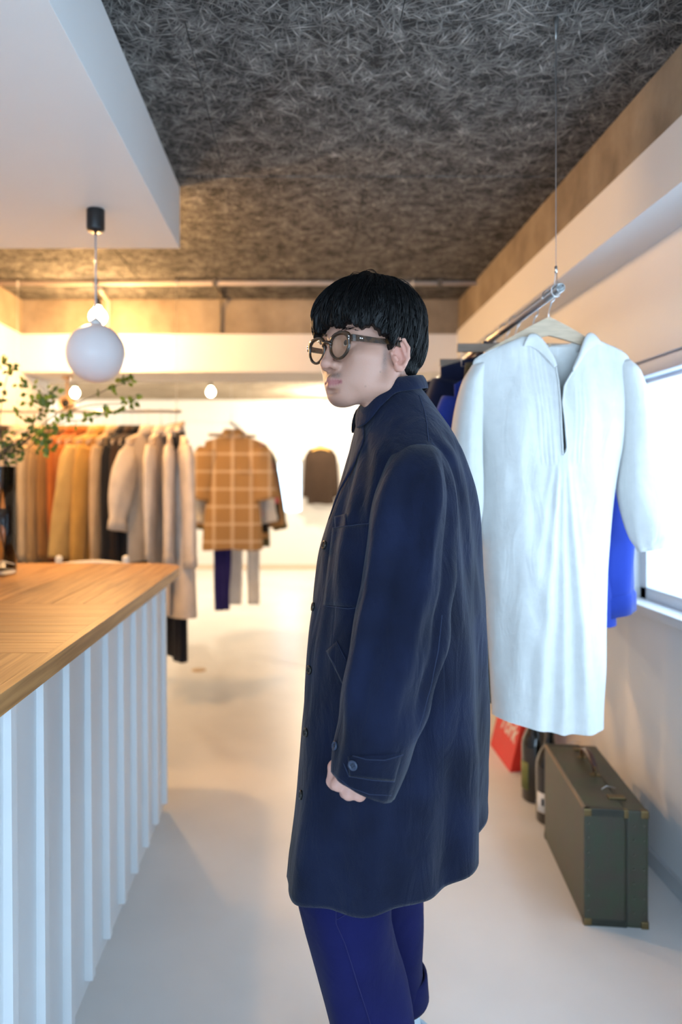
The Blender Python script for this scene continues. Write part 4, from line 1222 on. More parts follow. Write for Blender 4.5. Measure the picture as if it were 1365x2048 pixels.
def garment(name, desc, cat, loc, rz, m, L=.80, sw=.21, hem=None, th=.05, sl=.58, sang=10, r0=.072, r1=.050, cuff=True, collar=True,
            fold=.012, seed=0.0, sfwd=0.0, group=None, z0=-.072, m2=None, puff=0.0, nf=5, buttons=0, pocket=False, drop=.30, sflat=.74):
    t = thing(name, desc, cat, loc, rz, group)
    hem = hem or sw * 1.06
    zs = lambda x: z0 + .016 - drop * min(abs(x), sw) - .004
    NU, NV = 56, 40; rings = []
    for i in range(NV + 1):
        v = i / NV; ring = []
        w = lerp(sw, sw * .93, sstep(0, .35, v)); w = lerp(w, hem, sstep(.35, 1, v))
        tt = lerp(.014, th, sstep(0, .22, v))
        for k in range(NU):
            a = 2 * PI * k / NU
            cx_ = math.copysign(abs(math.cos(a)) ** .85, math.cos(a)); sy_ = math.copysign(abs(math.sin(a)) ** .75, math.sin(a))
            x = w * cx_; y = tt * sy_
            zt = zs(x)
            z = lerp(zt, z0 - L, v ** .95)
            fo = fold * sstep(.08, .9, v) * (math.sin(cx_ * nf + seed + .8 * math.sin(v * 3 + seed)) + .6 * nz(cx_ * 3.2, v * 1.6, seed + (3 if sy_ > 0 else 7)))
            y += fo * (1 if sy_ > 0 else .8)
            z += .006 * math.sin(cx_ * 4 + seed) * v
            ring.append((x, y, z))
        rings.append(ring)
    body_mb = MB().loft(rings, True, True, False)
    bo = obj('body', body_mb, m, t, True, True)
    for s in (-1, 1):
        p0 = Vector((s * (sw - .025), 0, zs(sw) - .045)); a0 = R(sang)
        N_ = 34; rr = []
        for i in range(N_ + 1):
            q = i / N_
            bend = R(8) * q
            c = p0 + Vector((s * math.sin(a0 - bend * .5), sfwd * q, -math.cos(a0 - bend * .5))) * (sl * q)
            rad = lerp(r0, r1, q ** .8) + puff * math.sin(PI * min(1, q * 1.02)) ** 1.5
            if q < .12: rad *= lerp(.72, 1, q / .12)
            ring = []
            for k in range(24):
                a = 2 * PI * k / 24
                w_ = 1 + .10 * nz(math.cos(a) * 1.6 + seed * 3 + s, math.sin(a) * 1.6, q * 3.2) + .05 * math.sin(5 * a + q * 6 + seed)
                ring.append(c + Vector((math.cos(a) * rad * w_, math.sin(a) * rad * sflat * w_, math.cos(a) * rad * .20 * s)))
            rr.append(ring)
        so_ = obj('sleeve', MB().loft(rr, True, True, True), m, t, True, True)
        if cuff:
            e = rr[-1]; c = sum(e, Vector()) / len(e); dn = (rr[-1][0] - rr[-4][0]).normalized()
            g0 = [c + (p - c) * 1.02 - dn * .01 for p in e]; g1 = [c + (p - c) * 1.10 for p in e]; g2 = [c + (p - c) * 1.12 + dn * .05 for p in e]; g3 = [c + (p - c) * .9 + dn * .05 for p in e]
            obj('cuff', MB().loft([g0, g1, g2, g3], True, False, True), m2 or m, so_, True, True)
    if collar:
        g = []
        for k in range(29):
            a = R(285) + R(330) * k / 28 * 1.0 + R(0)
            ca_, sa_ = math.cos(a), math.sin(a)
            zt = z0 + .018 - .026 * max(0, -sa_)
            g.append([(.058 * ca_, .036 * sa_, zt - .02), (.056 * ca_, .036 * sa_, zt + .016), (.064 * ca_, .042 * sa_, zt + .018), (.092 * ca_, .052 * sa_ - .004, zt - .020 - .012 * abs(ca_))])
        obj('collar', MB().grid(g), m2 or m, t, True, True, solid=.003)
    if buttons:
        bt = BVHTree.FromPolygons([Vector(p) for p in body_mb.v], body_mb.f)
        for k in range(buttons):
            z = lerp(z0 - .10, z0 - L * .92, k / max(1, buttons - 1))
            h = bt.ray_cast(Vector((0, -.4, z)), Vector((0, 1, 0)))
            if h[0]: obj('button', MB().lathe([(.0005, .002), (.006, .002), (.006, -.003), (.0005, -.004)], h[0], 12, 'y'), mat('shell_button', (.55, .48, .40), rough=.3), t, True, True)
        g = []
        for i in range(25):
            z = lerp(z0 - .07, z0 - L * .985, i / 24); row = []
            for x in (-.017, -.016, -.008, 0, .008, .016, .017):
                h = bt.ray_cast(Vector((x, -.4, z)), Vector((0, 1, 0)))
                row.append((h[0] - Vector((0, .0003 if abs(x) > .0165 else .0025, 0))) if h[0] else Vector((x, -th, z)))
            g.append(row)
        obj('placket', MB().grid(g), m, t, True, True)
    if pocket:
        bt = BVHTree.FromPolygons([Vector(p) for p in body_mb.v], body_mb.f); g = []
        for i in range(-1, 10):
            row = []
            for j in range(-1, 10):
                x = lerp(.045, .135, min(8, max(0, j)) / 8); z = lerp(z0 - .19, z0 - .31, min(8, max(0, i)) / 8)
                h = bt.ray_cast(Vector((x, -.4, z)), Vector((0, 1, 0)))
                rim = i in (-1, 9) or j in (-1, 9)
                row.append((h[0] + Vector((0, .001 if rim else -.003, 0))) if h[0] else Vector((x, -th, z)))
            g.append(row)
        obj('pocket', MB().grid(g), m, t, True, True)
    return t

def trousers(desc, loc, rz, m, L=1.0, w=.19, z0=-.125, seed=0.0, gap=.02, th=.035):
    t = thing('trousers', desc, 'trousers', loc, rz)
    mb = MB(); rings = []
    for z, ww in ((z0, w), (z0 - .04, w * 1.02), (z0 - .16, w * 1.1), (z0 - .26, w * 1.12)):
        rings.append([(ww * math.copysign(abs(math.cos(a)) ** .8, math.cos(a)), th * math.copysign(abs(math.sin(a)) ** .8, math.sin(a)), z) for a in [2 * PI * k / 28 for k in range(28)]])
    obj('waist', mb.loft(rings), m, t, True, True)
    for s in (-1, 1):
        rings = []
        for i in range(25):
            q = i / 24; z = lerp(z0 - .20, z0 - L, q); hw_ = lerp(w * .55, w * .47, q); cx_ = s * lerp(w * .55, w * .50 + gap, q)
            rings.append([(cx_ + hw_ * math.copysign(abs(math.cos(a)) ** .8, math.cos(a)) + .006 * nz(q * 4, seed, s * 2.0),
                           th * .85 * math.copysign(abs(math.sin(a)) ** .8, math.sin(a)) + .008 * math.sin(math.cos(a) * 4 + q * 2 + seed) * q, z) for a in [2 * PI * k / 24 for k in range(24)]])
        obj('trouser_leg', MB().loft(rings), m, t, True, True)
    return t

# ---------------------------------------------------------------- rail along the window
RX, RZ = 0.642, 1.778
rail('clothes_rail', 'steel pipe rail hung by wires beside the long window', (RX, 1.80, RZ), (RX, 4.55, RZ), .0115, ((.034, CEIL), (2.4, CEIL)))

# white pin-tucked dress, first on the rail
DD = 1.885
M_linen = mat('white_linen', (0.70, 0.69, 0.67), rough=.9, noise_amt=.03, noise_scale=40, bump=.25, bump_scale=650, spec=.15, sheen=.1)
wrinkle(M_linen, (22, 22, 7), .35)
hanger('pale wooden hanger inside the white linen dress', (RX, DD + .004, RZ), 0, .165, M_hwood, .46, z0=-.066)
dress = thing('linen_dress', 'white linen dress with pin tucks and gathered sleeves, first on the rail by the window', 'dress', (RX, DD, RZ))
s3 = DD / F
def DX(px): return (px - CX) * s3
def DZ(py): return HC - (py - CY) * s3
# outline of the body: y, left, right
DO = [(672, 1048, 1180), (690, 1005, 1222), (705, 972, 1250), (722, 948, 1262), (760, 950, 1256), (820, 958, 1252), (890, 965, 1246), (960, 966, 1234), (1050, 961, 1223), (1150, 966, 1216), (1250, 972, 1213), (1350, 978, 1211), (1450, 984, 1205)]
def dress_y(x, y, front):
    """depth of the cloth at a picture place (u across, y down)"""
    l, r = smoothtab(DO, y)
    u = (x - (l + r) / 2) / ((r - l) / 2); u = max(-1, min(1, u))
    tt = lerp(.012, .058, sstep(680, 860, y))
    dep = tt * (1 - abs(u) ** 2.6) ** .6
    if not front: return DD + dep
    dv = 0
    # folds that fan out from the gather below the neck slit
    q = sstep(900, 1400, y)
    for (x0, x1, amp, wd) in ((1104, 1062, .022, 20), (1112, 1108, .016, 15), (1118, 1160, .024, 20), (1095, 1010, .013, 34), (1125, 1198, .010, 22)):
        xc = lerp(x0, x1, min(1, max(0, (y - 905) / 545))); ww = lerp(5, wd, q)
        dv += amp * (.25 + .75 * q) * math.exp(-((x - xc) / ww) ** 2) * sstep(900, 960, y)
    dv += .006 * nz(x * .018, y * .006, 2.2) + .004 * nz(x * .04, y * .013, 5.1)
    # pin tucks beside the opening
    if y < 930:
        for xt in (1058, 1066, 1074, 1082): dv += .0022 * math.exp(-((x - xt - (y - 700) * .06) / 1.7) ** 2)
        for xt in (1140, 1148, 1156): dv += .0018 * math.exp(-((x - xt + (y - 760) * .05) / 1.9) ** 2) * sstep(760, 800, y)
    return DD - dep - dv
def dress_zpx(x, y):  # hem line of the photograph is a little slanted
    return y + (-28 * sstep(1100, 1450, y) * max(0, (1110 - x) / 140))
def sheet(lf, rf, y0, y1, front, nu=70, ny=130):
    g = []
    for j in range(ny + 1):
        y = lerp(y0, y1, j / ny); a, b = lf(y), rf(y)
        row = []
        for i in range(nu + 1):
            x = lerp(a, b, i / nu)
            row.append((DX(x), dress_y(x, y, front), DZ(dress_zpx(x, y))))
        g.append(row)
    return MB().grid(g)
dl = lambda y: smoothtab(DO, y)[0]
drr = lambda y: smoothtab(DO, y)[1]
neckL = lambda y: interp([(672, 1062), (700, 1086), (735, 1106), (770, 1108), (850, 1107), (915, 1110)], y)[0]
neckR = lambda y: interp([(672, 1172), (710, 1160), (745, 1138), (775, 1119), (810, 1112), (860, 1115), (900, 1118), (915, 1110)], y)[0]
obj('front_panel', sheet(dl, neckL, 674, 915, True, 50, 80), M_linen, dress, True)
obj('front_panel', sheet(neckR, drr, 674, 915, True, 50, 80), M_linen, dress, True)
obj('skirt', sheet(dl, drr, 913, 1452, True, 120, 120), M_linen, dress, True)
obj('back_panel', sheet(dl, drr, 692, 1446, False, 60, 80), M_linen, dress, True)
# stand collar in two halves and the slit edging
def strip(pts, h, off):
    g = []
    for (x, y, dx, dy) in pts:
        b = Vector((DX(x), dress_y(x, max(676, y), True) - off, DZ(y))); tpt = Vector((DX(x + dx), b.y + .004, DZ(y + dy)))
        g.append([b - Vector((0, 0, .004)), b, (b + tpt) / 2 - Vector((0, .004, 0)), tpt])
    return MB().grid(g)
obj('collar', strip([(1044, 694, 10, -24), (1052, 690, 14, -24), (1062, 692, 14, -22), (1076, 702, 14, -16), (1090, 718, 12, -10), (1104, 738, 6, -4)], .03, .004), M_linen, dress, True, solid=.003, subdiv=1)
obj('collar', strip([(1204, 692, -14, -22), (1192, 688, -12, -24), (1178, 694, -8, -26), (1166, 706, -4, -22), (1152, 728, -2, -12), (1136, 748, -2, -5)], .03, .004), M_linen, dress, True, solid=.003, subdiv=1)
bk = [(1060, 690), (1085, 697), (1112, 700), (1140, 698), (1170, 690)]
g = [[(DX(x), DD + .030 - .02 * abs(x - 1112) / 60, DZ(y + 10)), (DX(x), DD + .026 - .02 * abs(x - 1112) / 60, DZ(y - 12))] for x, y in bk]
obj('back_collar', MB().grid(g), M_linen, dress, True, solid=.003)
obj('loop_tag', MB().box((DX(1104), DD + .020, DZ(706)), (DX(1108), DD + .022, DZ(684))), M_hwood, dress)
obj('slit_edge', MB().tube([(DX(neckR(y)), dress_y(neckR(y), y, True) - .001, DZ(y)) for y in range(745, 912, 8)], .0022, 6), M_linen, dress, True)
obj('slit_edge', MB().tube([(DX(neckL(y)), dress_y(neckL(y), y, True) - .001, DZ(y)) for y in range(735, 912, 8)], .0022, 6), M_linen, dress, True)
# sleeves: outer and inner edge in the picture
def dsleeve(rowsd, seed):
    rings = []
    for i in range(61):
        s_ = i / 60
        xl, yl, xr, yr, ry = smoothtab(rowsd, s_)
        a = Vector((DX(xl), DD + .004, DZ(yl))); b = Vector((DX(xr), DD + .004, DZ(yr))); c = (a + b) / 2; u = (b - a) / 2; ring = []
        for k in range(40):
            th = 2 * PI * k / 40
            w = 1 + .10 * nz(math.cos(th) * 2 + seed, math.sin(th) * 2, s_ * 2.6) * sstep(.1, .4, s_) + .05 * math.sin(th * 9 + seed) * sstep(.78, 1, s_)
            ring.append(c + u * (math.cos(th) * w) - Vector((0, 1, 0)) * (ry * math.sin(th) * w))
        rings.append(ring)
    return MB().loft(rings, True, True, True)
SR = [(0, 1238, 722, 1262, 718, .010), (.07, 1240, 750, 1282, 742, .030), (.2, 1246, 830, 1304, 815, .045), (.36, 1242, 915, 1316, 905, .052), (.52, 1238, 975, 1333, 975, .056), (.70, 1250, 1035, 1347, 1030, .058), (.86, 1264, 1075, 1352, 1060, .046), (.95, 1276, 1096, 1348, 1082, .028), (1, 1280, 1104, 1346, 1090, .026)]
SLL = [(0, 945, 730, 975, 722, .010), (.08, 925, 765, 968, 750, .030), (.22, 908, 835, 968, 820, .042), (.40, 902, 905, 966, 900, .050), (.58, 908, 965, 966, 965, .052), (.76, 918, 1015, 966, 1015, .046), (.9, 928, 1050, 962, 1050, .034), (1, 934, 1066, 960, 1066, .026)]
obj('sleeve', dsleeve(SR, 2.0), M_linen, dress, True); obj('sleeve', dsleeve(SLL, 5.0), M_linen, dress, True)

# blue jacket behind the dress
M_blue = fabric('bright_navy_cotton', (0.020, 0.045, 0.30), .12)
garment('work_jacket', 'bright navy cotton jacket hanging behind the white linen dress', 'jacket', (RX + .012, 2.06, RZ), R(3), M_blue, L=.80, sw=.225, th=.055, sl=.56, sang=7, r0=.085, r1=.062, seed=1.7, drop=.60, z0=-.085, collar=False)
hanger('wooden hanger inside the bright navy jacket', (RX + .012, 2.06, RZ), R(3), .19, M_hwood, .55, z0=-.085)
M_olive = fabric('olive_cotton', (.055, .05, .028)); M_olive2 = fabric('grey_olive_cotton', (.095, .09, .07)); M_nav2 = fabric('deep_navy_wool', (.012, .016, .045))
clip_hanger('grey wooden trouser hanger with clips just behind the bright navy jacket', (RX, 2.19, RZ), 0)
trousers('dark olive trousers clipped up just behind the bright navy jacket', (RX, 2.19, RZ), 0, M_olive, 1.02, .15)
clip_hanger('grey wooden trouser hanger, second behind the bright navy jacket', (RX, 2.47, RZ), 0)
trousers('grey olive trousers clipped up, second behind the bright navy jacket', (RX, 2.47, RZ), 0, M_olive2, 1.04, .16, seed=2)
for y_, m_, dsc in ((2.30, M_nav2, 'deep navy shirt between the two pairs of olive trousers'), (2.68, M_nav2, 'deep navy coat far along the window rail'), (2.86, fabric('red_wool', (.38, .02, .05)), 'red knit top far along the window rail'),
                    (3.02, fabric('charcoal_wool', (.03, .03, .032)), 'charcoal jacket far along the window rail'), (3.25, fabric('oat_linen', (.55, .48, .38)), 'oat linen shirt near the far end of the window rail'), (3.5, fabric('slate_cotton', (.10, .12, .15)), 'slate shirt last on the window rail')):
    garment('shirt', dsc, 'shirt', (RX, y_, RZ), R(2), m_, L=.74, sw=.205, sl=.52, seed=y_ * 3, sang=6)
    hanger('wooden hanger inside the ' + dsc, (RX, y_, RZ), R(2), .185, M_hwood, .30)

# ---------------------------------------------------------------- long rail behind the counter
LD, LZ = 4.2, 1.697
rail('clothes_rail', 'long thin dark rail of coats and shirts behind the counter', (-0.700, LD, LZ), (XL + .002, LD, LZ), .009, ((.03, CEIL), (.95, CEIL)))
ROW = [ # rail px, turn, length, colour, description, extra
 (8, 0, .80, (.035, .022, .018), 'dark brown coat at the vase end of the long rail', dict(sang=6)),
 (34, -2, .95, (.52, .43, .33), 'cream shirt nearest the glass vase', dict(sang=5)),
 (57, -5, .98, (.60, .52, .42), 'ivory shirt dress beside the cream shirt', dict(sang=4)),
 (82, -7, .95, (.55, .42, .26), 'sand coloured shirt with long sleeves', dict(sang=5)),
 (104, -10, .78, (.36, .23, .11), 'khaki overshirt with a creased sleeve', dict(sang=6, sl=.60)),
 (126, -13, .98, (.30, .15, .05), 'ochre brown coat', dict(sang=5)),
 (150, -16, .98, (.42, .12, .025), 'rust orange knit beside the ochre coat', dict(sang=5)),
 (168, -19, .98, (.40, .13, .03), 'burnt orange dress under the straw jacket', dict(sang=3, sl=.45)),
 (196, -25, .80, (.52, .35, .13), 'straw yellow jacket with a sleeve swung out', dict(sang=16, sl=.62, r0=.095, r1=.075, cuff=False)),
 (209, -19, .84, (.48, .27, .07), 'golden mustard jacket', dict(sang=10, sl=.64, r0=.085, r1=.062)),
 (228, -14, .98, (.52, .37, .22), 'tan beige long coat', dict(sang=6, sl=.62)),
 (249, -12, .84, (.016, .016, .019), 'charcoal black blazer', dict(sang=8, sl=.60, r0=.08)),
 (264, -12, .86, (.045, .028, .020), 'dark brown corduroy jacket', dict(sang=6)),
 (279, -14, .96, (.007, .007, .009), 'long black coat', dict(sang=5, sl=.62)),
 (297, -24, .74, (.66, .57, .46), 'ivory blouse with a full cuffed sleeve swung out', dict(sang=17, sl=.42, r0=.07, r1=.068, puff=.030)),
 (322, -6, .92, (.64, .56, .47), 'ivory shirt with turned-back cuffs', dict(sang=6, sl=.58, r0=.085, puff=.012)),
 (341, 8, 1.02, (.63, .55, .48), 'cream striped long shirt', dict(sang=8, sl=.60, r0=.085, r1=.07)),
 (353, 26, 1.04, (.66, .58, .51), 'long cream dress at the aisle end of the long rail', dict(sang=12, sl=.62, r0=.09, r1=.07, hem=.27, th=.075)),
]
for i, (px, turn, L_, c, dsc, ex) in enumerate(ROW):
    m_ = fabric('garment_cloth_%d' % i, c, .12, fine=300)
    x_ = (px - CX) * LD / F
    rz_ = R(-90 + turn)
    kw = dict(z0=-.120, sw=.205, th=.020, fold=.006, sflat=.42, seed=i * 1.3, group='coats and shirts on the long rail'); kw.update(ex)
    garment('shirt' if i not in (0, 8, 9, 10, 11, 12, 13) else 'jacket', dsc + ' on the long rail' if 'long rail' not in dsc else dsc, 'shirt' if i not in (0, 8, 9, 10, 11, 12, 13) else 'jacket', (x_, LD, LZ), rz_, m_, L=L_, **kw)
    hanger('wooden hanger inside the ' + (dsc if len(dsc.split()) < 11 else ' '.join(dsc.split()[:10])), (x_, LD, LZ), rz_, .185, M_hwood, .30, z0=-.120, group='hangers on the long rail')
bx_ = (352 - CX) * 4.3 / F
clip_hanger('trouser hanger with black trousers at the aisle end of the long rail', (-0.735, LD, LZ), R(-62), .15)
trousers('black trousers hanging at the aisle end of the long rail', (-0.735, LD, LZ), R(-62), fabric('black_twill', (.010, .011, .018)), 1.30, .13, seed=4)

# ---------------------------------------------------------------- rail of shirts running into the far room
QX, QZ = -0.540, 1.733
rail('clothes_rail', 'rail running into the far room with the checked shirt first', (QX, 5.45, QZ), (QX, 7.6, QZ), .010, ((.05, CEIL), (1.9, CEIL)))
def plaid_mat():
    m = bpy.data.materials.new('checked_gauze'); m.use_nodes = True
    N = m.node_tree.nodes; L = m.node_tree.links; b = N['Principled BSDF']; b.inputs['Roughness'].default_value = .9; b.inputs['Specular IOR Level'].default_value = .1
    tc = N.new('ShaderNodeTexCoord'); sp = N.new('ShaderNodeSeparateXYZ'); L.new(tc.outputs['Object'], sp.inputs[0])
    outs = []
    for ax, per, wd, off in (('X', .143, .085, .0715), ('Z', .135, .07, .03)):
        a = N.new('ShaderNodeMath'); a.operation = 'ADD'; a.inputs[1].default_value = 10 * per + off; L.new(sp.outputs[ax], a.inputs[0])
        d_ = N.new('ShaderNodeMath'); d_.operation = 'DIVIDE'; d_.inputs[1].default_value = per; L.new(a.outputs[0], d_.inputs[0])
        f = N.new('ShaderNodeMath'); f.operation = 'FRACT'; L.new(d_.outputs[0], f.inputs[0])
        s = N.new('ShaderNodeMath'); s.operation = 'SUBTRACT'; s.inputs[1].default_value = .5; L.new(f.outputs[0], s.inputs[0])
        ab = N.new('ShaderNodeMath'); ab.operation = 'ABSOLUTE'; L.new(s.outputs[0], ab.inputs[0])
        lt_ = N.new('ShaderNodeMath'); lt_.operation = 'LESS_THAN'; lt_.inputs[1].default_value = wd; L.new(ab.outputs[0], lt_.inputs[0])
        outs.append((lt_.outputs[0], 1.0 if wd > .06 else .35))
    prev = None
    for o_, w in outs:
        mu = N.new('ShaderNodeMath'); mu.operation = 'MULTIPLY'; mu.inputs[1].default_value = w * .62; L.new(o_, mu.inputs[0])
        if prev is None: prev = mu.outputs[0]
        else:
            ad = N.new('ShaderNodeMath'); ad.operation = 'ADD'; ad.use_clamp = True; L.new(prev, ad.inputs[0]); L.new(mu.outputs[0], ad.inputs[1]); prev = ad.outputs[0]
    mx = N.new('ShaderNodeMix'); mx.data_type = 'RGBA'; mx.inputs['A'].default_value = (.40, .245, .115, 1); mx.inputs['B'].default_value = (.72, .58, .44, 1)
    L.new(prev, mx.inputs['Factor']); L.new(mx.outputs['Result'], b.inputs['Base Color'])
    return m
M_plaid = plaid_mat()
garment('checked_shirt', 'tan and cream checked short sleeved shirt facing the aisle', 'shirt', (QX, 5.62, QZ), R(4), M_plaid, L=.90, sw=.215, hem=.235, th=.05, sl=.36, sang=14, r0=.095, r1=.085, seed=2.2, buttons=6, pocket=True, fold=.007, drop=.36)
hanger('dark wooden hanger inside the checked shirt', (QX, 5.62, QZ), R(4), .195, mat('brown_hanger_wood', (.20, .11, .05), rough=.5), .34)
for y_, m_, dsc, kw in ((5.78, fabric('white_cotton', (.74, .72, .70)), 'white shirt right behind the checked shirt', dict(L=.72, sl=.56, sang=14, r0=.075)),
                    (5.92, fabric('pink_cotton', (.55, .10, .13)), 'pink red top second behind the checked shirt', dict(L=.66, sl=.42, sang=17, sw=.22)),
                    (6.08, fabric('black_cotton', (.02, .017, .016)), 'black shirt third behind the checked shirt', dict(L=.8, sl=.56, sang=13, sw=.24)),
                    (6.25, fabric('camel_cotton', (.40, .22, .09)), 'camel jacket fourth behind the checked shirt', dict(L=.86, sl=.62, sang=14, sw=.23, r1=.06)),
                    (6.45, fabric('moss_cotton', (.09, .08, .04)), 'moss green coat fifth behind the checked shirt', dict(L=.95, sl=.66, sang=15, sw=.24, r1=.06)),
                    (6.7, fabric('stone_cotton', (.50, .45, .38)), 'stone coloured coat last on the far rail', dict(L=.9, sl=.6, sang=8))):
    garment('shirt', dsc, 'shirt', (QX, y_, QZ), R(3), m_, seed=y_ * 2, **kw)
    hanger('wooden hanger inside the ' + dsc, (QX, y_, QZ), R(3), .19, M_hwood, .30)
clip_hanger('trouser hanger with indigo trousers behind the checked shirt', (QX - .06, 5.70, QZ), R(4), .14)
trousers('indigo trousers hanging below the checked shirt', (QX - .09, 5.70, QZ), R(25), fabric('deep_indigo', (.022, .020, .14)), 1.33, .085, seed=1, gap=-.02)
clip_hanger('trouser hanger with white trousers behind the checked shirt', (QX + .03, 5.85, QZ), R(3), .14)
trousers('white trousers hanging below the checked shirt', (QX + .075, 5.85, QZ), R(3), fabric('white_twill', (.76, .75, .74)), 1.31, .105, seed=6)

# brown jacket on the far wall
jx = (642 - CX) * 10.45 / F; jz = HC - (880 - CY) * 10.45 / F
garment('wall_jacket', 'dark brown jacket hung on the far wall beside the bright window', 'jacket', (jx, 10.43, jz), 0, fabric('brown_wool', (.030, .018, .012)), L=.84, sw=.185, sl=.60, sang=9, r0=.062, r1=.05, seed=9, z0=-.085, drop=.34, collar=False)
hanger('yellow wooden hanger inside the brown jacket on the far wall', (jx, 10.40, jz), 0, .13, mat('yellow_wood', (.6, .33, .06), rough=.5), .36, z0=-.09)
tag(obj('wall_peg', MB().tube([(jx, 10.6, jz - .004), (jx, 10.40, jz), (jx, 10.395, jz + .02)], .007, 8), M_hwood, None, True), 'wooden wall peg holding the brown jacket on the far wall', 'peg')

# ================================================================== SPOTLIGHT, CHAIR
sp_ = P(135, 808, 4.9)
spt = thing('spotlight', 'small brass spotlight under the cross beam behind the leaves', 'spotlight', (sp_.x, sp_.y, 2.0))
M_brass = mat('pale_brass', (.62, .40, .22), rough=.35, metal=.6)
obj('mount', MB().lathe([(.001, 2.0), (.035, 2.0), (.035, 1.985), (.008, 1.98), (.008, sp_.z + .04), (.001, sp_.z + .035)], (sp_.x, sp_.y, 0), 20), M_brass, spt, True)
obj('can', MB().lathe([(.001, .10), (.035, .10), (.045, .08), (.05, 0), (.046, -.055), (.034, -.058), (.030, -.03), (.001, -.02)], sp_, 24, 'y'), M_brass, spt, True)
obj('lamp_face', MB().lathe([(.001, -.030), (.028, -.030), (.028, -.036), (.001, -.038)], sp_, 20, 'y'), M_black, spt, True)

M_chair = mat('white_lacquer', (.82, .80, .76), rough=.35)
cl, cr_ = P(118, 1111, 3.5), P(252, 1111, 3.5)
ch = thing('white_chair', 'white wooden chair pushed in behind the counter', 'chair', ((cl.x + cr_.x) / 2, 3.4, 0))
for p in (cl, cr_):
    obj('back_post', MB().tube([(p.x, 3.5, 0), (p.x, 3.48, .45), (p.x, 3.5, p.z - .02), (p.x, 3.5, p.z - .006), (p.x, 3.5, p.z)], [.016, .018, .017, .016, .006], 14), M_chair, ch, True)
    obj('leg', MB().tube([(p.x, 3.22, 0), (p.x, 3.22, .44)], [.014, .018], 12), M_chair, ch, True)
obj('seat', MB().box((cl.x - .03, 3.18, .43), (cr_.x + .03, 3.52, .465), .012), M_chair, ch, True)
for z_ in (.62, .74, .885):
    obj('back_slat', MB().tube([lerp(cl, cr_, q).to_tuple()[:1] + (3.5 + .035 * math.sin(PI * q), z_ + .012 * math.sin(PI * q)) for q in [k / 10 for k in range(11)]], .013, 8), M_chair, ch, True)

# ================================================================== SUITCASE, BAG, BOTTLES
sf = Vector((0.824, 2.118, 0)); sb = Vector((0.882, 2.640, 0))
ax_l = (sb - sf).normalized(); ax_w = Vector((ax_l.y, -ax_l.x, 0)); SLn, SWd, SHt = (sb - sf).length, .180, .340
case = thing('suitcase', 'old dark green fibre suitcase standing by the window wall', 'suitcase', sf, math.atan2(ax_l.y, ax_l.x) - PI / 2)
# local frame: x width, y length, z up
M_case = mat('green_vulcanised_fibre', (.036, .046, .024), rough=.42, noise_amt=.25, noise_scale=18, bump=.25, bump_scale=240, color2=(.046, .037, .025))
M_caset = mat('edge_binding', (.024, .025, .017), rough=.4, noise_amt=.2, noise_scale=30)
M_gold = mat('aged_brass', (.17, .12, .055), rough=.4, metal=.9)
obj('body', MB().box((0, 0, 0), (SWd * .66, SLn, SHt), .007), M_case, case, False, True)
obj('lid', MB().box((SWd * .67, 0, 0), (SWd, SLn, SHt), .007), M_case, case, False, True)
for y_ in (-.0012, SLn - .02):
    obj('edge_band', MB().box((-.0012, y_, -.0005), (SWd * .66 + .001, y_ + .0212, .020), .002).box((-.0012, y_, SHt - .02), (SWd * .66 + .001, y_ + .0212, SHt + .001), .002), M_caset, case, False, True)
obj('lid_seam', MB().box((SWd * .652, -.002, .002), (SWd * .676, SLn + .002, SHt + .0015), .002), M_caset, case, False, True)
obj('edge_rim', MB().box((-.0018, .01, SHt - .006), (.008, SLn - .01, SHt + .0015), .002), mat('worn_tan_edge', (.20, .13, .07), rough=.5), case, False, True)
for x_ in (.002, SWd - .018):
    for z_ in (.002, SHt - .018):
        obj('corner_cap', MB().box((x_ - .003, -.003, z_ - .003), (x_ + .019, .016, z_ + .019), .004), M_gold, case, False, True)
obj('corner_cap', MB().box((SWd * .62, -.003, SHt - .022), (SWd * .69, .014, SHt + .002), .003), M_gold, case, False, True)
M_rivet = mat('dull_rivet', (.12, .12, .09), rough=.4, metal=.8)
for x_ in (.012, SWd * .78, SWd - .012):
    for k in range(7):
        obj('rivet', MB().lathe([(.0004, -.0018), (.0025, -.0012), (.0034, .0005), (.0004, .001)], (x_, -.0005, .045 + k * .042), 8, 'y'), M_rivet, case, True, True)
# handle
hc = SLn * .62; hx = SWd * .56
M_hleather = mat('dark_red_leather', (.055, .020, .016), rough=.4)
obj('handle', MB().tube([(hx, hc - .075, SHt + .012), (hx, hc - .065, SHt + .030), (hx, hc - .03, SHt + .042), (hx, hc + .03, SHt + .042), (hx, hc + .065, SHt + .030), (hx, hc + .075, SHt + .012)], [.007, .009, .012, .012, .009, .007], 12), M_hleather, case, True, True)
for s in (-1, 1):
    obj('handle_ring', MB().tube([(hx - .002, hc + s * .076 + .014 * math.cos(a), SHt + .014 + .014 * math.sin(a)) for a in [2 * PI * k / 18 for k in range(19)]], .0024, 6), M_gold, case, True, True)
    obj('handle_plate', MB().box((hx - .016, hc + s * .076 - .010, SHt - .001), (hx + .016, hc + s * .076 + .010, SHt + .003), .001), M_gold, case, False, True)
for y_ in (SLn * .16, SLn * .90):
    lk = obj('latch', MB().box((hx - .010, y_ - .012, SHt - .001), (hx + .040, y_ + .012, SHt + .006), .002), M_gold, case, False, True)
    obj('latch_bow', MB().tube([(hx - .012, y_ + .055, SHt + .002), (hx + .005, y_ + .062, SHt + .010), (hx + .03, y_ + .058, SHt + .006)], .0015, 6), M_steel, lk, True, True)

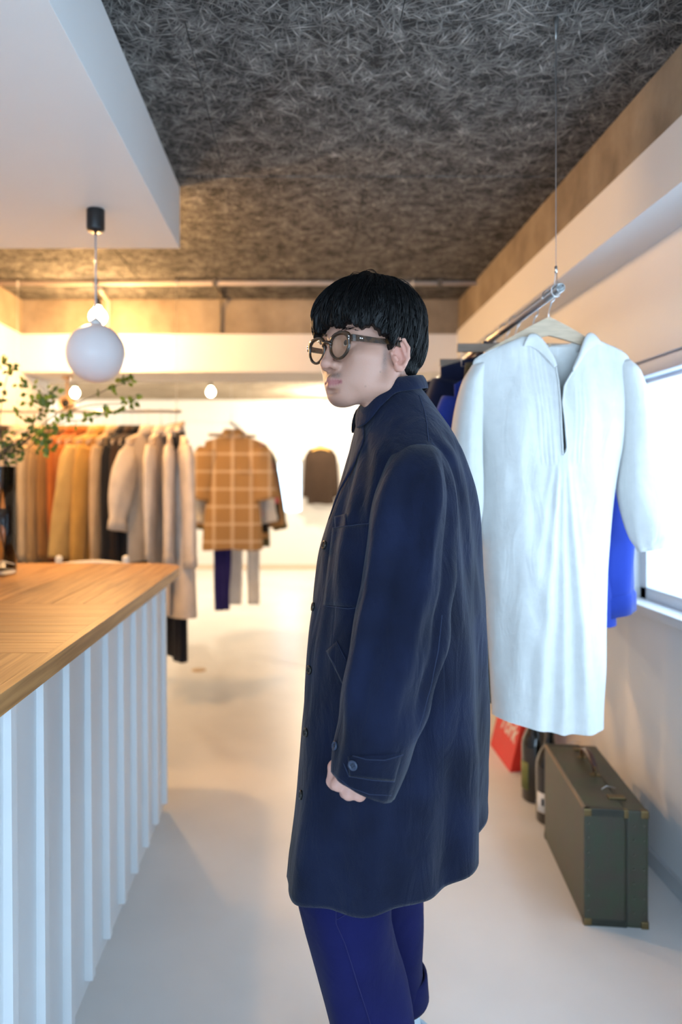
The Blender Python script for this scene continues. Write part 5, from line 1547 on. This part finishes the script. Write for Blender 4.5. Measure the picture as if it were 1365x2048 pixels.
# red paper bag
M_red = mat('red_paper', (.72, .028, .018), rough=.45, bump=.08, bump_scale=14)
bagd = 1.3 * F / (1545 - CY)
b0 = Vector(((1021 - CX) * bagd / F, bagd, 0))
bag = thing('paper_bag', 'red paper shopping bag with white script standing behind the bottles', 'bag', b0)
wd, lg, ht, lean = .080, .34, .44, .105
def bagpt(u, v, w): return (b0.x + wd * u + lean * w + .012 * math.sin(v * 3) * w, b0.y + lg * v + .02 * u, ht * w)
mb = MB(); rings = []
for w in [k / 8 for k in range(9)]:
    rings.append([bagpt(u, v, w) for u, v in ((0, 0), (.5, -.012 * w), (1, 0), (1, .5), (1, 1), (.5, 1 + .012 * w), (0, 1), (0, .5))])
obj('paper', mb.loft(rings, True, True, False), M_red, bag, solid=.0015)
for u in (0, 1):
    obj('handle', MB().tube([bagpt(u, .3 + .4 * q, 1) [:2] + (ht - .02 + .09 * math.sin(PI * q),) for q in [k / 12 for k in range(13)]], .003, 6), M_red, bag, True)
M_print = mat('white_print', (.82, .74, .72), rough=.6)
def text_on_bag(txt, v0, w0, size):
    cu = bpy.data.curves.new('lettering', 'FONT'); cu.body = txt; cu.size = size; cu.shear = .35; cu.offset = .0022
    tmp = bpy.data.objects.new('lettering', cu); COL.objects.link(tmp)
    dg = bpy.context.evaluated_depsgraph_get(); me = tmp.evaluated_get(dg).to_mesh()
    vs = [v.co.copy() for v in me.vertices]; fs = [tuple(p.vertices) for p in me.polygons]
    tmp.evaluated_get(dg).to_mesh_clear(); bpy.data.objects.remove(tmp); bpy.data.curves.remove(cu)
    w = max(v.x for v in vs)
    out = []
    for v in vs:
        vv = v0 + (w - v.x) / lg; q = bagpt(0, vv, w0 + v.y / ht)
        out.append((q[0] - .0030, q[1], q[2]))
    mb = MB(); mb.v = out; mb.f = fs
    o_ = obj('lettering', mb, M_print, bag, fixn=False)
text_on_bag('York', .03, .27, .12)
text_on_bag('New', .22, .52, .12)

# two dark bottles
def bottle(desc, base, r, h, lab, lz, lab_rot, glassname):
    m_ = mat(glassname, (.012, .010, .008), rough=.08, spec=.6, coat=.5)
    t = thing('bottle', desc, 'bottle', base)
    pr = [(.001, .001), (r * .9, 0), (r, .008), (r, h * .50), (r * .96, h * .56), (r * .72, h * .64), (r * .42, h * .71), (r * .33, h * .78), (r * .31, h * .95), (r * .37, h * .955), (r * .37, h), (.001, h)]
    obj('glass', MB().lathe(pr, base, 32), m_, t, True)
    obj('cap', MB().lathe([(r * .33, h * .90), (r * .40, h * .90), (r * .40, h * 1.004), (.001, h * 1.006)], base, 24), mat('dark_foil', (.03, .028, .03), rough=.3, metal=.5), t, True)
    g = []
    for k in range(15):
        a = lab_rot + R(-30 + 60 * k / 14)
        g.append([(base[0] + (r + .0006) * math.cos(a), base[1] + (r + .0006) * math.sin(a), z) for z in (lz[0], lz[1])])
    o_ = obj('label', MB().grid(g), lab, t, True, solid=.0004)
    return t, o_
bA = Vector((.945, 2.765, 0)); bB = Vector((.952, 2.955, 0))
tA, lA = bottle('dark bottle with a small white label touching the suitcase', bA, .052, .41, mat('white_label', (.78, .76, .72), rough=.6), (.045, .12), R(222), 'dark_bottle_glass')
a_ = R(222)
obj('label_mark', MB().grid([[(bA.x + .0535 * math.cos(a_ + q), bA.y + .0535 * math.sin(a_ + q), z) for z in (.072, .10)] for q in (-.10, 0, .10)]), M_black, lA)
bottle('dark bottle with a green label beside the red bag', bB, .056, .43, mat('green_label', (.15, .16, .04), rough=.55), (.05, .16), R(192), 'dark_bottle_glass_green')

# ================================================================== VASE AND BRANCHES
vc = P(-6, 1150, 2.76); vc.z = CT1
M_vglass = mat('clear_glass', (.97, .98, .98), rough=.0, trans=1.0, ior=1.45)
M_water = mat('water', (.97, .985, .985), rough=.0, trans=1.0, ior=1.33)
vase = thing('glass_vase', 'clear glass cylinder vase half full of water on the countertop', 'vase', vc)
VH, VR = .405, .071
pr = [(.001, .0005), (VR * .96, 0), (VR, .005), (VR, VH), (VR - .002, VH + .0015), (VR - .004, VH), (VR - .004, .016), (.001, .014)]
obj('glass', MB().lathe(pr, vc, 40), M_vglass, vase, True)
WL = (1150 - 1060) * 2.76 / F + .0
obj('water', MB().lathe([(.001, .0145), (VR - .0042, .0165), (VR - .0042, WL), (.001, WL + .0003)], vc, 40), M_water, vase, True)
M_leaf = mat('fresh_leaf', (.15, .19, .012), rough=.5, noise_amt=.3, noise_scale=30, color2=(.07, .11, .008))
M_leaf2 = mat('pale_leaf', (.28, .31, .02), rough=.5)
M_stem = mat('brown_twig', (.06, .045, .025), rough=.7)
def leaf_mesh(name, m):
    me = bpy.data.meshes.new(name); v = []; f = []
    n = 7
    for i in range(n):
        t = i / (n - 1); w = .34 * math.sin(PI * t ** .8) ** .9 * (1 - .25 * t); z = -.22 * t * t
        v += [(-w, t, z + w * .25), (0, t, z), (w, t, z + w * .25)]
    for i in range(n - 1):
        a = i * 3; f += [(a, a + 1, a + 4, a + 3), (a + 1, a + 2, a + 5, a + 4)]
    me.from_pydata(v, [], f); me.materials.append(m); me.polygons.foreach_set('use_smooth', [True] * len(f)); return me
LM = [leaf_mesh('leaf', M_leaf), leaf_mesh('leaf', M_leaf2)]
BR = [ # description, depth offset, stem px path, leaf places
 ('leafy branch in the vase reaching out towards the globe lamp', -.10, [(8, 1090), (6, 960), (40, 890), (110, 830), (180, 795), (232, 772), (258, 765)],
  [(225, 775), (216, 778), (230, 781), (250, 762), (262, 764), (258, 770), (244, 757), (60, 868), (75, 862), (66, 852), (195, 786)]),
 ('leafy branch in the vase with the longest low spray', .02, [(14, 1090), (10, 960), (50, 885), (110, 850), (180, 838), (240, 822)],
  [(180, 833), (174, 838), (188, 830), (208, 826), (216, 828), (236, 822), (243, 824), (150, 852), (118, 848), (112, 855), (128, 832), (140, 834), (145, 838), (132, 826)]),
 ('leafy branch in the vase tipped with three leaf tufts', .10, [(2, 1090), (5, 950), (70, 870), (160, 815), (250, 806), (282, 792)],
  [(252, 804), (258, 808), (265, 800), (270, 806), (275, 800), (281, 792), (256, 797), (98, 800), (104, 806)]),
 ('bushy leafy branch rising in the middle of the vase', -.03, [(12, 1090), (8, 950), (40, 880), (78, 830), (100, 790), (118, 775)],
  [(85, 800), (90, 815), (100, 790), (110, 795), (75, 790), (60, 800), (115, 780), (50, 805), (35, 822), (50, 787), (60, 785), (74, 770), (40, 770), (45, 760), (36, 772), (88, 808), (94, 798), (104, 786), (82, 824), (92, 826), (100, 818), (76, 836), (55, 840), (64, 846), (46, 832), (68, 800), (79, 794), (95, 780), (108, 804), (86, 786)]),
 ('dense low leafy branch drooping over the vase rim', -.08, [(10, 1090), (12, 940), (50, 900), (85, 870), (105, 880)],
  [(75, 880), (85, 870), (90, 890), (100, 880), (105, 900), (85, 905), (80, 860), (95, 855), (102, 868), (92, 878), (80, 892), (97, 908), (72, 912), (110, 890), (88, 860), (106, 852), (76, 870), (82, 882), (95, 896)]),
 ('dark leafy clump at the mouth of the vase', .06, [(4, 1090), (2, 960), (15, 915), (25, 885)],
  [(5, 880), (15, 900), (30, 890), (45, 880), (20, 915), (38, 905), (8, 865), (50, 895), (25, 878), (36, 884), (12, 888), (4, 905), (28, 910), (42, 868), (18, 872), (32, 898), (8, 922), (46, 902), (2, 892), (22, 925), (36, 920)]),
 ('thin leafy branch of the vase rising along the picture edge', .0, [(-4, 1090), (-2, 960), (0, 850), (8, 780), (20, 735)],
  [(5, 725), (25, 735), (15, 745), (5, 770), (10, 790), (-2, 730), (3, 800), (28, 730), (18, 750), (10, 722)]),
]
rl = random.Random(21)
for dsc, dd, path, leaves in BR:
    t = thing('leafy_branch', dsc, 'branch', (vc.x, vc.y, vc.z + .02), group='branches in the glass vase')
    base = []
    for i, (x_, y_) in enumerate(path):
        q = i / (len(path) - 1)
        p = P(x_, y_, vc.y + dd * q)
        if i == 0: p = Vector((vc.x + rl.uniform(-.03, .03), vc.y + rl.uniform(-.03, .03), vc.z + .022))
        if i == 1: p = Vector((vc.x + .03 * math.cos(dd * 40) , vc.y + .03 * math.sin(dd * 40), vc.z + VH + .0))
        base.append(p)
    fine = []
    for i in range(len(base) - 1):
        p0, p1, p2, p3 = base[max(i-1, 0)], base[i], base[i+1], base[min(i+2, len(base)-1)]
        for k in range(6):
            u = k / 6
            fine.append(0.5 * ((2*p1) + (p2 - p0) * u + (2*p0 - 5*p1 + 4*p2 - p3) * u*u + (3*p1 - p0 - 3*p2 + p3) * u**3))
    fine.append(base[-1])
    nF = len(fine)
    smb = MB().tube(fine, [lerp(.0030, .0010, i / nF) for i in range(nF)], 6)
    for (x_, y_) in leaves:
        p = P(x_, y_, vc.y + dd * .8 + rl.uniform(-.06, .06))
        near = min(fine[6:], key=lambda q: (q - p).length)
        smb.tube([near, (near + p) / 2 + Vector((0, 0, .006)), p], [.0008, .0007, .0005], 4)
        for k in range(rl.choice((1, 2, 2, 3))):
            o_ = bpy.data.objects.new('leaf', LM[0 if rl.random() < (.95 if 'dark' in dsc else .55) else 1]); COL.objects.link(o_); o_.parent = t
            o_.location = p - Vector((vc.x, vc.y, vc.z + .02)) + Vector((rl.uniform(-.006, .006), rl.uniform(-.01, .01), rl.uniform(-.006, .006)))
            s_ = rl.uniform(.021, .033); o_.scale = (s_, s_, s_)
            o_.rotation_euler = (R(90) + rl.uniform(-.8, .8), rl.uniform(0, 2 * PI), rl.uniform(-.8, .8))
    obj('stem', smb, M_stem, t, True)
